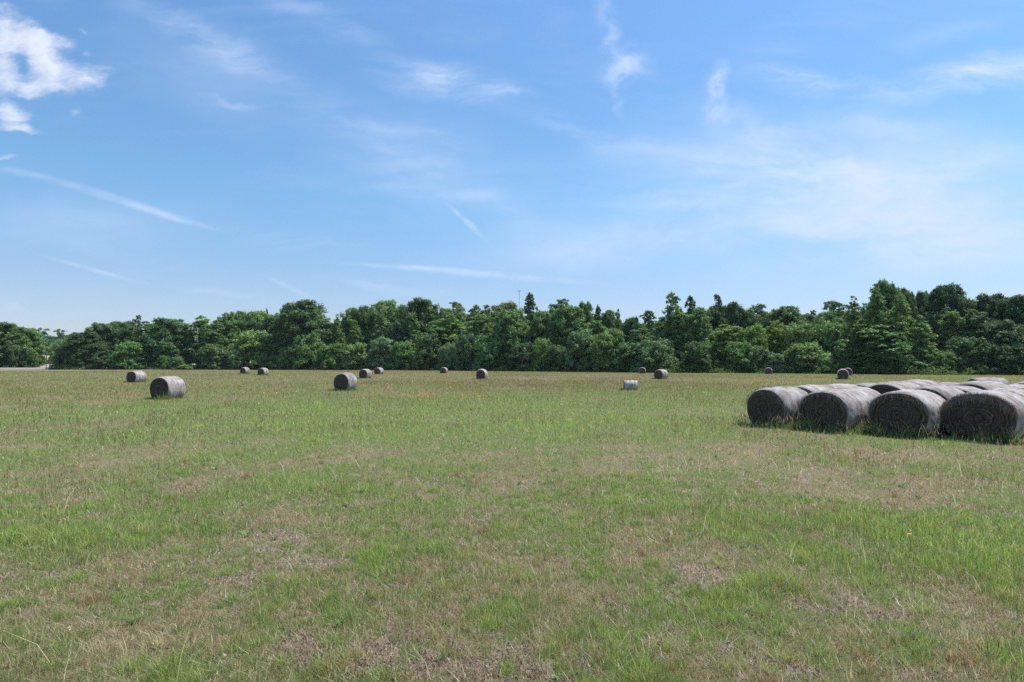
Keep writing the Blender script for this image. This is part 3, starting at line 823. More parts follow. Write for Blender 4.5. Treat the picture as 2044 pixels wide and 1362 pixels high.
def flowers():
    rng = np.random.default_rng(21)
    bag = Bag()
    spots = [(912, 771, 12, 1.2, 34), (848, 789, 18, 3, 60), (880, 787, 50, 3, 40), (735, 790, 12, 2, 22), (545, 784, 9, 1.5, 14), (955, 790, 35, 3, 22), (786, 788, 18, 2.5, 12), (700, 792, 180, 5, 12)]
    for (px, py, sx, sy, n) in spots:
        ppx = px + rng.normal(0, sx, n); ppy = py + rng.normal(0, sy, n)
        P = np.array([gpt(a, b, .22) for a, b in zip(ppx, ppy)]); x, y = P[:, 0], P[:, 1]
        z = np.full(n, .16)
        bag.add(*blades(x, y, rng.uniform(.05, .09, n), rng.uniform(.04, .09, n), np.full(n, .6), np.tile(np.array([.80, .36, .03]), (n, 1)) * rng.uniform(.8, 1.1, (n, 1)), rng, None, 1, z))
    bag.obj('orange_wildflowers', M_STRAW, 'patches of tiny orange wildflowers far out in the grass', 'wildflowers')
    bag = Bag()
    spots = [(1045, 754, 12, 1.5, 70), (1092, 755, 5, 1, 25), (1370, 773, 5, 1.2, 25), (1020, 760, 60, 5, 40), (800, 765, 300, 10, 60), (1450, 905, 120, 20, 60), (1700, 1150, 220, 70, 30)]
    for (px, py, sx, sy, n) in spots:
        ppx = px + rng.normal(0, sx, n); ppy = np.maximum(py + rng.normal(0, sy, n), 744)
        P = np.array([gpt(a, b, .2) for a, b in zip(ppx, ppy)]); x, y = P[:, 0], P[:, 1]
        d = np.hypot(x, y)
        bag.add(*blades(x, y, np.clip(d * .0016, .012, .06), np.clip(d * .0016, .012, .07), np.full(n, .5), np.tile(np.array([.72, .72, .66]), (n, 1)), rng, None, 1, .16))
    bag.obj('white_wildflowers', M_STRAW, 'scattered small white seed heads and flowers in the grass', 'wildflowers')

flowers()

# ------------------------------------------------------------------ trees
def m_leaf():
    m, nt, out = material('tree_leaves')
    tint = nt.attr('tint', out='Fac')
    oc = nt.node('ShaderNodeObjectInfo')
    tc = nt.node('ShaderNodeTexCoord').outputs['Object']
    n = nt.noise(tc, .55, 3.0)
    c = nt.mix(nt.mrange(n, .35, .65, 0, .3), oc.outputs['Color'], (.11, .15, .045))
    br = nt.math('MULTIPLY_ADD', tint, .9, .55)
    c = nt.vmath('SCALE', c); sc = c.node; nt.l.new(br, sc.inputs['Scale'])
    d = nt.node('ShaderNodeBsdfPrincipled', {'Base Color': c, 'Roughness': .5})
    d.inputs['Specular IOR Level'].default_value = .22
    t = nt.node('ShaderNodeBsdfTranslucent', {'Color': nt.mix(.4, c, (.18, .30, .06))})
    mx = nt.node('ShaderNodeMixShader', {0: .4, 1: d.outputs[0], 2: t.outputs[0]})
    nt.l.new(mx.outputs[0], out.inputs[0])
    return m
M_LEAF = m_leaf()
M_BARK = simple_mat('tree_bark', (.10, .085, .07), .9, nscale=6)

def leaf_quads(pos, nrm, size, rng, asp=.62):
    n = len(pos)
    nrm = nrm / (np.linalg.norm(nrm, axis=1, keepdims=True) + 1e-9)
    a = np.cross(nrm, rng.normal(0, 1, (n, 3))); a /= (np.linalg.norm(a, axis=1, keepdims=True) + 1e-9)
    b = np.cross(nrm, a)
    s = size[:, None]
    V = np.stack([pos - a * s * .55, pos + b * s * asp * .5 + nrm * s * .08, pos + a * s * .55, pos - b * s * asp * .5 + nrm * s * .08], 1)
    return V.reshape(-1, 3), np.arange(n * 4).reshape(n, 4)

def make_tree(kind, seed, H, W):
    """returns crown mesh, trunk mesh; base at origin, height H, width about W (metres)"""
    rng = np.random.default_rng(seed)
    lobes = []           # centre, radius, flatten
    Rw = W / 2
    def spiral(n, z0, z1, prof, rlo, rhi, rad, fl, aj=.6):
        for i in range(n):
            t = (i + rng.uniform(.1, .9)) / n
            a = i * 2.4 + rng.uniform(-aj, aj)
            rr = Rw * prof(t) * rng.uniform(rlo, rhi)
            lobes.append(((rr * math.cos(a), rr * math.sin(a), H * (z0 + (z1 - z0) * t)), rad(t) * rng.uniform(.85, 1.18), fl))
    if kind == 'oak':
        spiral(30, .10, .86, lambda t: math.sin(math.pi * (.20 + .66 * t)) ** .6, .45, .82, lambda t: Rw * .40, .8)
        spiral(8, .30, .84, lambda t: .3, .0, 1.0, lambda t: Rw * .45, .9)
        spiral(6, .84, .91, lambda t: .42, .3, 1.0, lambda t: Rw * .30, .75)
    elif kind == 'tall':
        spiral(30, .07, .88, lambda t: 1 - .42 * t ** 2.2, .35, .85, lambda t: Rw * .44 * (1 - .2 * t), .95)
        spiral(8, .2, .9, lambda t: .2, .0, 1.0, lambda t: Rw * .42 * (1 - .3 * t), 1.1)
        lobes.append(((0, 0, H * .93), Rw * .30, 1.1))
    elif kind == 'cone':
        spiral(46, .04, .90, lambda t: (1.0 - t) ** .65 * .86 + .06, .55, .95, lambda t: max(.6, Rw * .36 * (1 - .55 * t)), .85)
        spiral(10, .1, .9, lambda t: .2 * (1 - t), .0, 1.0, lambda t: max(.6, Rw * .45 * (1 - .8 * t)), 1.1)
        lobes.append(((0, 0, H * .95), .6, 1.4))
    elif kind == 'airy':
        spiral(20, .25, .93, lambda t: .95 - .45 * t, .25, .95, lambda t: Rw * .30, .85)
        spiral(7, .3, .96, lambda t: .22, .0, 1.0, lambda t: Rw * .34, 1.0)
    elif kind == 'bush':
        spiral(34, .05, .84, lambda t: math.cos(t * 1.25) ** .6, .5, .88, lambda t: Rw * .36, .85)
        spiral(6, .3, .86, lambda t: .3, .0, 1.0, lambda t: Rw * .42, .9)
    elif kind == 'cedar':
        spiral(60, .06, .94, lambda t: (1 - t) ** .55, .4, 1.0, lambda t: Rw * .28 * (1 - .45 * t) + .15, .5)
        spiral(12, .1, .97, lambda t: .12, .0, 1.0, lambda t: Rw * .34 * (1 - .6 * t) + .1, 1.2)
    elif kind == 'pine':
        spiral(18, .58, .97, lambda t: 1 - .75 * abs(t - .35), .2, .95, lambda t: Rw * .30, .42)
        spiral(6, .3, .58, lambda t: .6, .3, 1.0, lambda t: Rw * .2, .4)
    P = []; Nn = []; S = []; T = []
    lsz = {'oak': .40, 'tall': .36, 'cone': .34, 'airy': .36, 'bush': .31, 'cedar': .32, 'pine': .36}[kind]
    nsub = {'oak': 14, 'tall': 12, 'cone': 9, 'airy': 13, 'bush': 12, 'cedar': 6, 'pine': 12}[kind]
    for (c, r, fl) in lobes:
        c = np.array(c)
        ltone = rng.uniform(.35, .65)
        for j in range(nsub):
            d = rng.normal(0, 1, 3); d /= np.linalg.norm(d)
            if d[2] < -.6: d[2] *= -.6
            sc = c + d * r * np.array([1, 1, fl]) * rng.uniform(.6, 1.02)
            sr = r * rng.uniform(.26, .44)
            nl = int(np.clip(52 * (sr / .55) ** 1.5, 16, 80))
            dd = rng.normal(0, 1, (nl, 3)); dd /= np.linalg.norm(dd, axis=1, keepdims=True)
            dd[:, 2] = np.where(dd[:, 2] < -.55, -dd[:, 2] * .5, dd[:, 2])
            pos = sc + dd * sr * np.array([1., 1., .95]) * (rng.uniform(.35, 1.12, (nl, 1)) + (rng.random((nl, 1)) < .12) * rng.uniform(.1, .55, (nl, 1)))
            out = pos - c; out /= (np.linalg.norm(out, axis=1, keepdims=True) + 1e-6)
            nr = dd * .6 + out * .6 + np.array([0, 0, .25]) + rng.normal(0, .55, (nl, 3))
            P.append(pos); Nn.append(nr); S.append(lsz * rng.uniform(.5, 1.25, nl))
            T.append(np.clip(ltone + rng.normal(0, .10) + rng.normal(0, .16, nl), 0, 1))
    P = np.vstack(P); Nn = np.vstack(Nn); S = np.concatenate(S); T = np.concatenate(T)
    P[:, 2] = np.maximum(P[:, 2], .12)
    # normalise to the wanted height and width
    P[:, 2] *= H / np.percentile(P[:, 2], 99.85)
    wr = np.percentile(np.hypot(P[:, 0], P[:, 1]), 98)
    P[:, :2] *= Rw / wr
    V, Fc = leaf_quads(P, Nn, S, rng)
    crown = np_mesh('crown', V, Fc, M_LEAF, {'tint': ('FLOAT', 'FACE', T)})
    tb = MB()
    r0 = {'bush': .07, 'cedar': .14, 'pine': .2, 'airy': .17}.get(kind, .22)
    top = H * (.9 if kind in ('cedar', 'pine', 'cone', 'tall') else .78)
    pts = [(0, 0, -.2)] + [(rng.normal(0, .02) * H * t * .35, rng.normal(0, .02) * H * t * .35, top * t) for t in (.12, .3, .5, .7, .86, 1.0)]
    tb.tube(pts, [r0 * 1.25, r0, r0 * .85, r0 * .68, r0 * .48, r0 * .3, r0 * .08], 8)
    pa = np.array(pts)
    for (c, r, fl) in lobes[:: (1 if kind in ('airy', 'pine') else 2)]:
        c = np.array(c) * np.array([Rw / wr, Rw / wr, 1])
        zb = min(max(c[2] - np.hypot(c[0], c[1]) * .7, H * .08), top * .95)
        b = np.array([np.interp(zb, pa[:, 2], pa[:, 0]), np.interp(zb, pa[:, 2], pa[:, 1]), zb])
        mid = b * .5 + c * .5 + np.array([0, 0, -.05 * H * .3])
        tb.tube([b, mid, c], [r0 * .35, r0 * .24, r0 * .1], 5)
    return crown, tb.mesh('trunk', M_BARK)

KINDS = {
    'oak': [(s, 16, 11) for s in (101, 102, 103, 104, 105)], 'tall': [(s, 16, 7) for s in (111, 112, 113, 114, 115)], 'cone': [(s, 16, 8) for s in (121, 122, 123)],
    'airy': [(s, 17, 6) for s in (131, 132, 133)], 'bush': [(s, 5.5, 6.5) for s in (141, 142, 143, 144, 145, 146)], 'cedar': [(s, 12, 6) for s in (151, 152)], 'pine': [(s, 18, 8) for s in (161, 162)],
}
TP = {k: [(make_tree(k, s, H, W), H, W) for (s, H, W) in v] for k, v in KINDS.items()}
TONE = {  # leaf base colours; deep, light and blue also paint in shade, sun and haze
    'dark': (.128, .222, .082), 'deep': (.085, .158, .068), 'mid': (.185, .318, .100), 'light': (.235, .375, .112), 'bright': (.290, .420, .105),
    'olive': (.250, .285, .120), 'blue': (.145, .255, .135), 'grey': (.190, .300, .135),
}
trng = random.Random(99)
G_TREE = 'trees of the wood along the far edge of the field'
G_BUSH = 'bushes and saplings along the foot of the wood'
_tcount = {}

def tree(px, top, wpx, kind, tone, back, label, z=None):
    """px, top, wpx: column, top row and crown width in the photo; back: metres behind the wood's edge"""
    Y = z or edge_depth(px) + back
    H = z_at(top, Y); W = wpx / F * Y * {'airy': 1.1, 'cedar': 1.1, 'pine': 1.1, 'bush': 1.22}.get(kind, 1.3)
    if kind == 'bush' and 660 < top < 700: H *= 1.1
    i = _tcount.get(kind, 0); _tcount[kind] = i + 1
    (cm, tm), h0, w0 = TP[kind][i % len(TP[kind])]
    is_b = kind == 'bush' and H < 8
    nm = {'bush': 'bush' if is_b else 'young_tree', 'cedar': 'cedar_tree', 'pine': 'pine_tree', 'cone': 'conical_tree'}.get(kind, 'broadleaf_tree')
    x = x_at(px, Y)
    o = thing(nm, label, 'bush' if is_b else 'tree', (x, Y, float(gz(x, Y)) - .05), trng.uniform(0, 6.28), G_BUSH if is_b else G_TREE)
    o.scale = (W / w0, W / w0, H / h0)
    c = link('crown', cm, o); t = link('trunk', tm, o)
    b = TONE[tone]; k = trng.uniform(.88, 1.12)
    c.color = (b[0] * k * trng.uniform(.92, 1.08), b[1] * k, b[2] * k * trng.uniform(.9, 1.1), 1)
    return o

TREES = [
 # px, top, w, kind, tone, back, label
 # far left clump beyond the road
 (8, 645, 62, 'oak', 'mid', 12, 'broadleaf tree at the left edge of the photo beyond the pale road'),
 (50, 655, 56, 'oak', 'light', 10, 'light green rounded tree beyond the road, right of the left-edge tree'),
 (70, 668, 30, 'tall', 'light', 16, 'narrow light green tree at the left side of the gap in the wood'),
 (-30, 650, 70, 'oak', 'mid', 12, 'tree cut off by the left edge of the photo'),
 (-5, 694, 60, 'bush', 'deep', 5, 'dark shady bush under the left-edge tree behind the road'),  # shade put into the deep leaf tone, next bush too
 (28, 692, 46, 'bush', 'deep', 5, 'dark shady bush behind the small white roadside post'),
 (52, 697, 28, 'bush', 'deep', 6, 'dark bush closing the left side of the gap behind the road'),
 # left end of the wood
 (122, 697, 24, 'bush', 'dark', 3, 'small ragged dark bush just right of the utility pole'),
 (145, 684, 42, 'bush', 'dark', 5, 'bigger dark bush second to the right of the utility pole'),
 (172, 663, 62, 'oak', 'deep', 6, 'low very dark round tree at the left end of the wood'),
 (205, 646, 62, 'oak', 'dark', 12, 'dark oak above the low very dark tree at the left end of the wood'),
 (243, 642, 56, 'oak', 'dark', 16, 'dark oak standing left of the ragged spiky treetop'),
 (272, 629, 24, 'airy', 'dark', 30, 'ragged spiky treetop poking above the left part of the wood'),
 (290, 642, 44, 'tall', 'light', 14, 'lighter tree right below the ragged spiky treetop'),
 (262, 688, 62, 'bush', 'mid', 3, 'triangular fresh green bush beyond the small left bale'),
 (210, 700, 50, 'bush', 'deep', 4, 'dark low bush left of the triangular fresh green bush'),
 (338, 637, 74, 'oak', 'dark', 10, 'broad grey-green oak straight above the biggest left bale'),
 (320, 646, 50, 'oak', 'mid', 22, 'tree half hidden behind the oak above the biggest left bale'),
 (328, 710, 26, 'bush', 'mid', 1.5, 'small round bush behind the biggest left bale'),
 (354, 712, 28, 'bush', 'mid', 1.5, 'second small round bush behind the biggest left bale, right of the first'),
 (380, 728, 44, 'bush', 'bright', .8, 'very low bright bush trailing right of the two small round bushes'),
 (400, 632, 54, 'tall', 'light', 12, 'light green upright tree right of the oak above the biggest left bale'),
 (425, 640, 50, 'tall', 'mid', 8, 'mid green upright tree beside the taller light one left of the twin tiny bales'),
 (455, 626, 56, 'tall', 'mid', 14, 'leafy upright tree left above the twin tiny bales'),
 (432, 692, 60, 'bush', 'dark', 3, 'dark bush left of the pale round bush by the twin tiny bales'),
 (476, 622, 46, 'oak', 'mid', 24, 'rounded treetop directly above the left twin tiny bale'),
 (510, 621, 56, 'oak', 'mid', 22, 'smooth rounded treetop directly above the right twin tiny bale'),
 (531, 615, 14, 'cedar', 'deep', 36, 'tiny dark spire poking up left of the big domed oak'),
 (545, 628, 46, 'oak', 'mid', 16, 'tree between the smooth round treetop and the big domed oak'),
 (508, 668, 80, 'bush', 'light', 2, 'big pale round bush right above the twin tiny bales'),
 (565, 620, 36, 'tall', 'light', 24, 'light treetop just left of the big domed oak'),
 (603, 602, 92, 'oak', 'dark', 10, 'big domed dark oak rising left of centre'),
 (615, 672, 62, 'bush', 'mid', 3, 'bushy sapling at the foot of the big domed oak'),
 (578, 694, 44, 'bush', 'light', 2, 'light green bush left under the big domed oak'),
 (556, 708, 50, 'bush', 'mid', 1.5, 'low bush between the pale round bush and the big domed oak'),
 (650, 640, 50, 'tall', 'mid', 12, 'upright tree just right of the big domed oak'),
 (672, 628, 36, 'cone', 'mid', 12, 'slim pointed tree right of the big domed oak, above the mid field bale'),
 (704, 616, 44, 'oak', 'light', 24, 'light round treetop behind the slim pointed trees left of centre'),
 (708, 640, 42, 'cone', 'light', 8, 'pointed light green tree above the third bale of the line left of centre'),
 (731, 612, 40, 'oak', 'dark', 26, 'dark rounded treetop left of the paired tall round crowns'),
 (768, 600, 66, 'oak', 'mid', 20, 'left one of the paired tall round crowns left of centre'),
 (760, 622, 52, 'cone', 'mid', 9, 'conical tree below the left one of the paired tall round crowns'),
 (796, 640, 44, 'tall', 'blue', 8, 'bluish upright tree below and between the paired tall round crowns'),
 (838, 598, 78, 'oak', 'dark', 18, 'right one of the paired tall round crowns, wider and darker'),
 (828, 632, 44, 'cone', 'light', 8, 'light pointed tree below the wider dark round crown'),
 (712, 690, 52, 'bush', 'light', 2, 'round light bush behind the tiny farthest bale left of centre'),
 (668, 690, 60, 'bush', 'mid', 2, 'bush beyond the mid field bale'),
 (765, 680, 56, 'bush', 'grey', 2.5, 'grey green bush right of the tiny farthest bale left of centre'),
 (808, 686, 50, 'bush', 'mid', 2, 'mid green bush between the line of three bales and the tiny dark bale'),
 (856, 672, 56, 'bush', 'dark', 2.5, 'dark bush left of the tiny dark bale at picture centre'),
 (897, 690, 46, 'bush', 'grey', 1.5, 'grey green bush right behind the tiny dark bale at picture centre'),
 (892, 630, 74, 'tall', 'light', 10, 'soft light green spreading tree above the tiny dark bale'),
 (914, 603, 40, 'airy', 'olive', 30, 'small open round crown poking up left of the wispy mast'),
 (900, 616, 60, 'oak', 'mid', 18, 'mid green tree under the small open round crown'),
 (949, 610, 36, 'airy', 'mid', 28, 'thin open treetop right of the small open round crown'),
 (972, 610, 42, 'tall', 'mid', 24, 'upright treetop left of the tan crown by the mast'),
 (1012, 604, 62, 'oak', 'olive', 30, 'tan green flattened crown right below the thin mast'),
 (1022, 618, 72, 'oak', 'mid', 9, 'large full tree in front of the tan crown below the mast'),
 (960, 628, 56, 'tall', 'light', 8, 'light green tree above the centre bale with bright rim'),
 (935, 668, 50, 'bush', 'grey', 3, 'grey green sapling left of the centre bale with bright rim'),
 (976, 676, 56, 'bush', 'mid', 2, 'leafy bush behind the centre bale with bright rim'),
 (1058, 586, 58, 'cedar', 'deep', 22, 'dark layered conifer standing out beside the thin mast'),
 (1084, 622, 46, 'oak', 'mid', 14, 'tree right below the dark layered conifer'),
 (1118, 597, 60, 'airy', 'blue', 30, 'bluish feathery treetop right of the dark layered conifer'),
 (1100, 618, 46, 'oak', 'mid', 22, 'rounded tree left under the bluish feathery treetop'),
 (1132, 610, 70, 'oak', 'mid', 13, 'broad tree in front of the bluish feathery treetop'),
 (1167, 604, 34, 'oak', 'dark', 26, 'dark blunt treetop right of the bluish feathery one'),
 (1194, 609, 34, 'cedar', 'dark', 26, 'dark pointed tops of an evergreen right of the blunt dark treetop'),
 (1217, 620, 34, 'oak', 'dark', 24, 'dark treetop left of the thin leafy spire'),
 (1234, 618, 16, 'tall', 'mid', 16, 'thin leafy spire above the pale leafy slope right of centre'),
 (1082, 682, 36, 'bush', 'bright', 2, 'bright yellow green bush alone among dark ones near the centre'),
 (1046, 690, 60, 'bush', 'deep', 3, 'deep shaded bush left of the bright yellow green bush'),  # shade put into the leaf colour
 (1112, 694, 50, 'bush', 'dark', 2, 'dark bush right of the bright yellow green bush'),
 (1162, 658, 66, 'bush', 'grey', 4, 'grey green big-leaved young tree right of the bright yellow green bush'),
 (1218, 666, 64, 'bush', 'light', 4, 'pale green leafy slope below the thin leafy spire'),
 (1190, 640, 50, 'tall', 'mid', 10, 'upright tree behind the grey green big-leaved young tree'),
 (1261, 634, 40, 'oak', 'deep', 18, 'very dark round treetop in the dip right of the thin leafy spire'),
 (1296, 621, 40, 'airy', 'grey', 26, 'grey see-through crown in the dip of the skyline right of centre'),
 (1280, 650, 54, 'tall', 'grey', 9, 'grey green tree beneath the grey see-through crown'),
 (1306, 684, 70, 'bush', 'grey', 2.5, 'big-leaved bush behind the bale with the broad pale side'),
 (1256, 690, 60, 'bush', 'dark', 2.5, 'dark bush behind the tiny dark bale right of centre'),
 (1343, 584, 38, 'airy', 'mid', 12, 'tall feathery tree, left of the tall pair right of centre'),
 (1350, 612, 66, 'tall', 'mid', 10, 'full green tree under the tall feathery one'),
 (1380, 590, 36, 'airy', 'dark', 16, 'dark knobbly crown, right of the tall pair right of centre'),
 (1398, 614, 50, 'tall', 'mid', 11, 'tree right under the dark knobbly crown'),
 (1436, 588, 22, 'airy', 'deep', 18, 'crooked dark treetop sticking up like a thumb right of centre'),
 (1430, 610, 44, 'oak', 'deep', 17, 'dark tree below the thumb-like crooked treetop'),
 (1464, 605, 44, 'oak', 'dark', 20, 'dark lumpy crown right of the thumb-like crooked treetop'),
 (1510, 608, 50, 'airy', 'dark', 24, 'open crown with a sky hole, above the bright bushes'),
 (1494, 618, 40, 'oak', 'dark', 20, 'low dark crown left of the crown with a sky hole'),
 (1574, 612, 76, 'oak', 'dark', 22, 'smooth dark dome above the brightest bushes'),
 (1622, 619, 32, 'airy', 'grey', 30, 'small flat airy crown right of the smooth dark dome'),
 (1666, 600, 62, 'airy', 'blue', 26, 'feathery bluish tree leaning beside the conical trees'),
 (1650, 622, 50, 'oak', 'mid', 18, 'mid green crown under the feathery bluish leaning tree'),
 (1450, 648, 70, 'tall', 'bright', 6, 'bright green rounded tree, left one of the bright mass'),
 (1506, 650, 58, 'bush', 'bright', 6, 'bright green rounded tree, second of the bright mass'),
 (1548, 641, 42, 'tall', 'bright', 8, 'brightest yellow green tree in the middle of the bright mass'),
 (1592, 645, 70, 'bush', 'light', 8, 'smooth light green tree, right half of the bright mass'),
 (1654, 640, 70, 'bush', 'light', 9, 'soft light green tree against the left conical tree'),
 (1392, 688, 56, 'bush', 'dark', 2, 'round spotted dark bush right of the bale with the broad pale side'),
 (1478, 688, 60, 'bush', 'mid', 3, 'bush in the shade below the left bright trees'),
 (1548, 706, 36, 'bush', 'grey', 1, 'pale low bush right beside the tiny bale at the tree edge'),
 (1610, 690, 74, 'bush', 'light', 3, 'layered light bush between the pale low bush and the conical trees'),
 (1515, 696, 50, 'bush', 'mid', 2.5, 'bush directly behind the tiny bale at the tree edge'),
 (1650, 712, 40, 'bush', 'light', 1.2, 'small light bush at the left foot of the conical trees'),
 (1706, 592, 52, 'cone', 'mid', 6, 'left and lowest point of the three tall conical trees'),
 (1752, 568, 66, 'cone', 'mid', 6, 'tallest of the three conical trees right of the leaning bluish tree'),
 (1770, 561, 52, 'oak', 'mid', 14, 'rounded light crown topping the skyline behind the conical trees'),
 (1800, 592, 80, 'cone', 'light', 5, 'broad right slope of the conical trees, lit on its right'),  # leaf tone lightened for the sunlit right side; same on next tree
 (1838, 630, 68, 'cone', 'light', 4, 'lower light conical tree at the right skirt of the conical group'),
 (1720, 640, 80, 'tall', 'mid', 4, 'leafy tree filling the lower left of the conical group'),
 (1768, 650, 90, 'tall', 'mid', 3, 'leafy tree filling the lower middle of the conical group'),
 (1888, 700, 44, 'bush', 'mid', 1.5, 'small bush at the right skirt of the conical group'),
 (1800, 708, 50, 'bush', 'dark', 1.2, 'dark bush under the conical group behind the stored bales'),
 (1808, 577, 40, 'oak', 'dark', 20, 'dark treetop right behind the tallest conical tree'),
 (1843, 583, 34, 'oak', 'dark', 22, 'dark treetop in the notch left of the high dark oak'),
 (1890, 570, 76, 'oak', 'deep', 16, 'high dark oak with ragged crown near the right edge'),
 (1948, 600, 56, 'oak', 'deep', 18, 'dark oak right of the high ragged one'),
 (1980, 588, 60, 'oak', 'deep', 15, 'dark crown second from the right edge'),
 (2026, 592, 66, 'oak', 'deep', 12, 'dark crown cut by the right edge of the photo'),
 (1902, 622, 52, 'tall', 'mid', 8, 'slightly lighter tree under the high ragged oak'),
 (1948, 618, 54, 'tall', 'dark', 7, 'round-headed dark tree under the dark oaks near the right edge'),
 (2000, 640, 66, 'oak', 'deep', 5, 'dark low spreading tree at the right edge above the stored bales'),
 (1930, 680, 70, 'bush', 'deep', 3, 'deep shaded bush below the round-headed dark tree'),  # shade painted as deep leaf colour, here and on the next two
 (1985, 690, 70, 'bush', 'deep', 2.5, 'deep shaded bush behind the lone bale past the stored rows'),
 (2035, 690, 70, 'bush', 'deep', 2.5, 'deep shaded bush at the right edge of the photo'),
 (2080, 600, 80, 'oak', 'deep', 10, 'dark tree mostly outside the right edge of the photo'),
]
# trees glimpsed deeper in the wood that close the gaps between the ones in front
INNER = [(190, 662), (255, 652), (350, 648), (440, 640), (520, 636), (590, 630), (660, 640), (735, 626), (800, 618), (870, 622), (940, 622), (1000, 620), (1060, 625), (1110, 622), (1160, 618), (1210, 628), (1262, 640), (1316, 634), (1370, 618), (1420, 615), (1470, 616), (1530, 620), (1590, 622), (1640, 626), (1695, 615), (1760, 590), (1830, 592), (1900, 590), (1965, 602), (2030, 605)]
INNER_AT = ['left end of the wood', 'triangular fresh green bush', 'biggest left bale', 'bush left of twin tiny bales', 'twin tiny bales', 'big domed oak', 'mid field bale', 'third bale of the line left of centre', 'paired round crowns', 'soft light spreading tree', 'centre bale with bright rim', 'tan crown', 'dark layered conifer', 'bright yellow green bush', 'grey green big-leaved young tree', 'pale green leafy slope', 'very dark treetop in the dip', 'grey see-through crown', 'dark knobbly crown', 'thumb-like crooked treetop', 'left bright tree', 'crown with a sky hole', 'smooth dark dome', 'feathery bluish leaning tree', 'left conical tree', 'tallest conical tree', 'notch left of the high dark oak', 'high ragged dark oak', 'dark crown second from the right edge', 'right-edge dark crown']
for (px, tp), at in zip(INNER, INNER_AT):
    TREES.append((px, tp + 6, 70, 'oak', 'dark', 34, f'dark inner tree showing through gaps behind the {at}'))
for row in TREES:
    tree(*row)
# far trees seen through the gap on the left; blue tone paints in haze
FAR = [(84, 655, 26, 'pine', 'blue', 330, 'far flat-topped pine just right of the left clump'),
       (119, 657, 24, 'pine', 'blue', 340, 'far flat-topped pine standing free in the gap'),
       (100, 671, 34, 'oak', 'blue', 400, 'hazy far treetops left of the free-standing flat-topped pine'),
       (136, 668, 36, 'oak', 'blue', 400, 'hazy far treetops right of the free-standing flat-topped pine'),
       (160, 665, 40, 'oak', 'blue', 390, 'hazy far trees at the right end of the gap'),
       (118, 684, 44, 'bush', 'mid', 300, 'far light bush below the free-standing flat-topped pine'),
       (93, 696, 20, 'bush', 'mid', 420, 'far low bush on top of the tan slope behind the utility pole')]
for (px, tp, w, k, tn, Y, lab) in FAR:
    tree(px, tp, w, k, tn, 0, lab, z=Y)

def undergrowth():
    """low leafy edge growth along the foot of the wood"""
    rng = np.random.default_rng(5)
    n = 95000
    px = rng.uniform(-60, 2130, n)
    Y = np.interp(px, EDGE_PX, EDGE_Z)
    dep = np.where(rng.random(n) < .55, rng.exponential(1.0, n) * 2.2, rng.uniform(3, 24, n))
    fr = rng.random(n) < .16
    tongue = fbm(px / 38., px * 0 + 3.3, 12, 4)
    dep = np.where(fr, -rng.random(n) ** 1.5 * 9 * np.clip(tongue - .42, 0, 1), dep)
    Y = Y + dep - .6
    x = (px - 1022) / F * Y
    k = ~((px < 98) & (px > -400))
    px, Y, x, dep = px[k], Y[k], x[k], dep[k]; n = len(x)
    lump = fbm(x / 2.6, Y / 2.6, 8, 3)
    z = rng.random(n) ** 1.2 * (.3 + 5.0 * np.clip(lump - .36, 0, 1) + .55 * np.clip(dep, 0, 6))
    nr = rng.normal(0, .6, (n, 3)) + np.array([0, -.3, .8])
    V, Fc = leaf_quads(np.stack([x, Y, z], 1), nr, rng.uniform(.2, .46, n), rng)
    m, nt, out = material('undergrowth_leaves')
    t = nt.attr('tint', out='Fac')
    c = nt.ramp(t, [(0, (.05, .085, .035)), (.6, (.12, .19, .06)), (1, (.22, .30, .09))])
    d = nt.node('ShaderNodeBsdfDiffuse', {'Color': c}); tr = nt.node('ShaderNodeBsdfTranslucent', {'Color': c})
    nt.l.new(nt.node('ShaderNodeMixShader', {0: .25, 1: d.outputs[0], 2: tr.outputs[0]}).outputs[0], out.inputs[0])
    me = np_mesh('undergrowth', V, Fc, m, {'tint': ('FLOAT', 'FACE', np.clip(fbm(x / 5, Y / 5, 3, 2) + rng.normal(0, .2, n), 0, 1))})
    tag(link('undergrowth', me), 'low leafy undergrowth along the foot of the wood', 'undergrowth', kind='stuff')
undergrowth()

# ------------------------------------------------------------------ road, pole, post, mast, slope behind the gap
def road():
    m = simple_mat('pale_road', (.24, .215, .18), .9, nscale=3, var=.12)
    pts = [(-260, 190), (-205, 195), (-175, 199), (-155, 203), (-146, 212), (-150, 232), (-166, 262), (-190, 300)]
    V = []; Fc = []
    for i, (x, y) in enumerate(pts):
        a = pts[max(i - 1, 0)]; b = pts[min(i + 1, len(pts) - 1)]
        dx, dy = b[0] - a[0], b[1] - a[1]; L = math.hypot(dx, dy); nx, ny = -dy / L * 2.6, dx / L * 2.6
        z = .22
        s_ = float(np.interp(i, [0, 4, 5, 7], [1, 1, 0, 0]))      # the road climbs a low bank away from the field
        V += [(x + nx, y + ny, .06 + .62 * s_), (x, y, .08 + .33 * s_), (x - nx, y - ny, .06)]
    for i in range(len(pts) - 1):
        for j in range(2):
            q = i * 3 + j; Fc.append((q, q + 3, q + 4, q + 1))
    mb = MB(); mb.add(V, Fc)
    tag(link('road', mb.mesh('road', m)), 'pale country road at the left edge', 'road', kind='structure')
road()

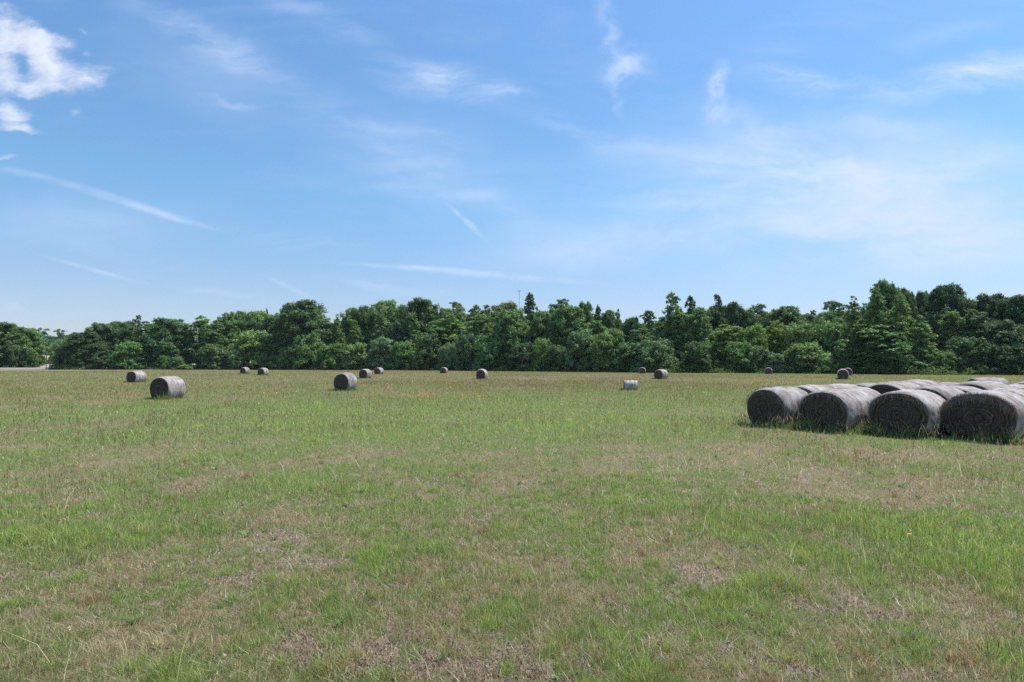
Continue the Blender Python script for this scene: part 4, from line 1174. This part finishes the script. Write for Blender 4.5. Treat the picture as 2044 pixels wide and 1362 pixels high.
def hill():
    m = simple_mat('dry_slope', (.30, .255, .20), .95, nscale=.6, var=.25)
    nx, ny = 24, 10; V = []; Fc = []
    for j in range(ny):
        for i in range(nx):
            u, v = i / (nx - 1), j / (ny - 1)
            x = -330 + 170 * u; y = 265 + 150 * v
            z = 8.0 * (math.sin(math.pi * u) ** .5) * float(sstep(0, .6, v)) * (1 - .2 * v) - .1 + .3 * vnoise(x / 9, y / 9, 3)
            V.append((x, y, float(z)))
    for j in range(ny - 1):
        for i in range(nx - 1):
            q = j * nx + i; Fc.append((q, q + 1, q + nx + 1, q + nx))
    mb = MB(); mb.add(V, Fc)
    tag(link('hill', mb.mesh('hill', m)), 'dry tan slope seen through the gap in the trees', 'hill', kind='structure')
hill()

M_POLE = simple_mat('pole_wood', (.10, .08, .065), .9, nscale=8)
M_STEEL = simple_mat('galvanised_steel', (.30, .31, .33), .5, .6, nscale=5)
M_WHITE = simple_mat('white_post', (.75, .74, .71), .6, nscale=9, var=.08)

Yp = 204; xp = x_at(92.5, Yp); Hp = z_at(696, Yp)
pole = thing('utility_pole', 'slim dark utility pole in the gap left of the wood', 'pole', (xp, Yp, 0))
mb = MB(); mb.tube([(0, 0, -.3), (0, 0, Hp * .5), (.02, 0, Hp)], [.14, .12, .09], 10); link('shaft', mb.mesh('shaft', M_POLE), pole)
mb = MB(); mb.box((0, -.12, Hp - .45), (1.3, .1, .1)); link('crossarm', mb.mesh('crossarm', M_POLE, False), pole)
for sx in (-.5, .5):
    mb = MB(); mb.tube([(sx, -.12, Hp - .40), (sx, -.12, Hp - .33), (sx, -.12, Hp - .24)], [.05, .06, .03], 8); link('insulator', mb.mesh('insulator', M_STEEL), pole)

Yq = 198; xq = x_at(29.5, Yq); Hq = z_at(731, Yq) + .05
post = thing('marker_post', 'small white marker post beside the pale road', 'post', (xq, Yq, 0))
mb = MB(); mb.box((0, 0, Hq * .5), (.13, .05, Hq)); link('stake', mb.mesh('stake', M_WHITE, False), post)
mb = MB(); mb.box((0, -.035, Hq * .88), (.11, .015, Hq * .14)); link('reflector', mb.mesh('reflector', M_STEEL, False), post)

Ym = 320; xm = x_at(1036.5, Ym); Hm = z_at(580, Ym)
mast = thing('light_mast', 'tall thin mast with a small head rising behind the wood near the conifer', 'mast', (xm, Ym, 0))
mb = MB(); mb.tube([(0, 0, -.5), (0, 0, Hm * .5), (0, 0, Hm)], [.20, .13, .08], 10); link('shaft', mb.mesh('shaft', M_STEEL), mast)
mb = MB(); mb.tube([(0, 0, Hm - .35), (0, 0, Hm - .15), (0, 0, Hm + .05)], [.3, .5, .2], 14); link('head_ring', mb.mesh('head_ring', M_STEEL), mast)
for k in range(4):
    a = k * math.pi / 2 + .4
    mb = MB(); mb.box((math.cos(a) * .62, math.sin(a) * .62, Hm - .3), (.42, .42, .26)); link('lamp', mb.mesh('lamp', M_STEEL, False), mast)

# a few single orange flowers close enough to pick out
def flower(px, py, label, hh=.22):
    x, y = gpt(px, py, hh)
    o = thing('wildflower', label, 'flower', (x, y, float(gz(x, y))), 0, 'single orange flowers in the near grass')
    mb = MB(); mb.tube([(0, 0, 0), (.006, 0, hh * .5), (0, 0, hh)], [.003, .0025, .002], 6)
    link('stem', mb.mesh('stem', simple_mat('flower_stem', (.08, .13, .04))), o)
    mb = MB()
    for k in range(7):
        a = k * 2 * math.pi / 7; c, s = math.cos(a), math.sin(a)
        q = [(0, 0), (.012, -.009), (.027, 0), (.012, .009)]
        mb.add([(u * c - v * s, u * s + v * c, hh + .008 * (u / .027)) for u, v in q] + [(u * c - v * s, u * s + v * c, hh + .008 * (u / .027) - .002) for u, v in q],
               [(0, 1, 2, 3), (7, 6, 5, 4), (0, 4, 5, 1), (1, 5, 6, 2), (2, 6, 7, 3), (3, 7, 4, 0)])
    link('petals', mb.mesh('petals', simple_mat('orange_petals', (.75, .16, .05), .6), False), o)
flower(101, 1005, 'orange flower in the grass near the left edge, left of two')
flower(134, 1009, 'orange flower in the grass near the left edge, right of two')
flower(1816, 1067, 'orange flower among brown stalks in the grass at the right')

# ------------------------------------------------------------------ haze
def haze():
    m, nt, out = material('summer_haze')
    v = nt.node('ShaderNodeVolumePrincipled', {'Color': (.80, .88, 1.0, 1), 'Density': .00007, 'Anisotropy': .2})
    nt.l.new(v.outputs[0], out.inputs['Volume'])
    mb = MB(); mb.box((0, 250, 19), (1100, 640, 42))
    o = link('haze', mb.mesh('haze', m, False)); tag(o, 'thin summer haze over the field and wood', 'haze', kind='stuff')
haze()

# ------------------------------------------------------------------ camera and render settings
cd = bpy.data.cameras.new('camera'); cam = bpy.data.objects.new('camera', cd); COL.objects.link(cam)
cd.sensor_fit = 'HORIZONTAL'; cd.sensor_width = 36; cd.lens = 36 * F / 2044; cd.clip_start = .05; cd.clip_end = 20000
cam.location = (0, 0, CAM_H); cam.rotation_euler = (math.pi / 2 + PITCH, 0, 0)
SC.camera = cam
vs = SC.view_settings; vs.view_transform = 'Standard'; vs.look = 'None'; vs.gamma = 1; vs.use_curve_mapping = False; vs.exposure = 0.45
SC.cycles.max_bounces = 4; SC.cycles.diffuse_bounces = 3; SC.cycles.glossy_bounces = 1; SC.cycles.transmission_bounces = 3; SC.cycles.transparent_max_bounces = 2
SC.cycles.use_denoising = False
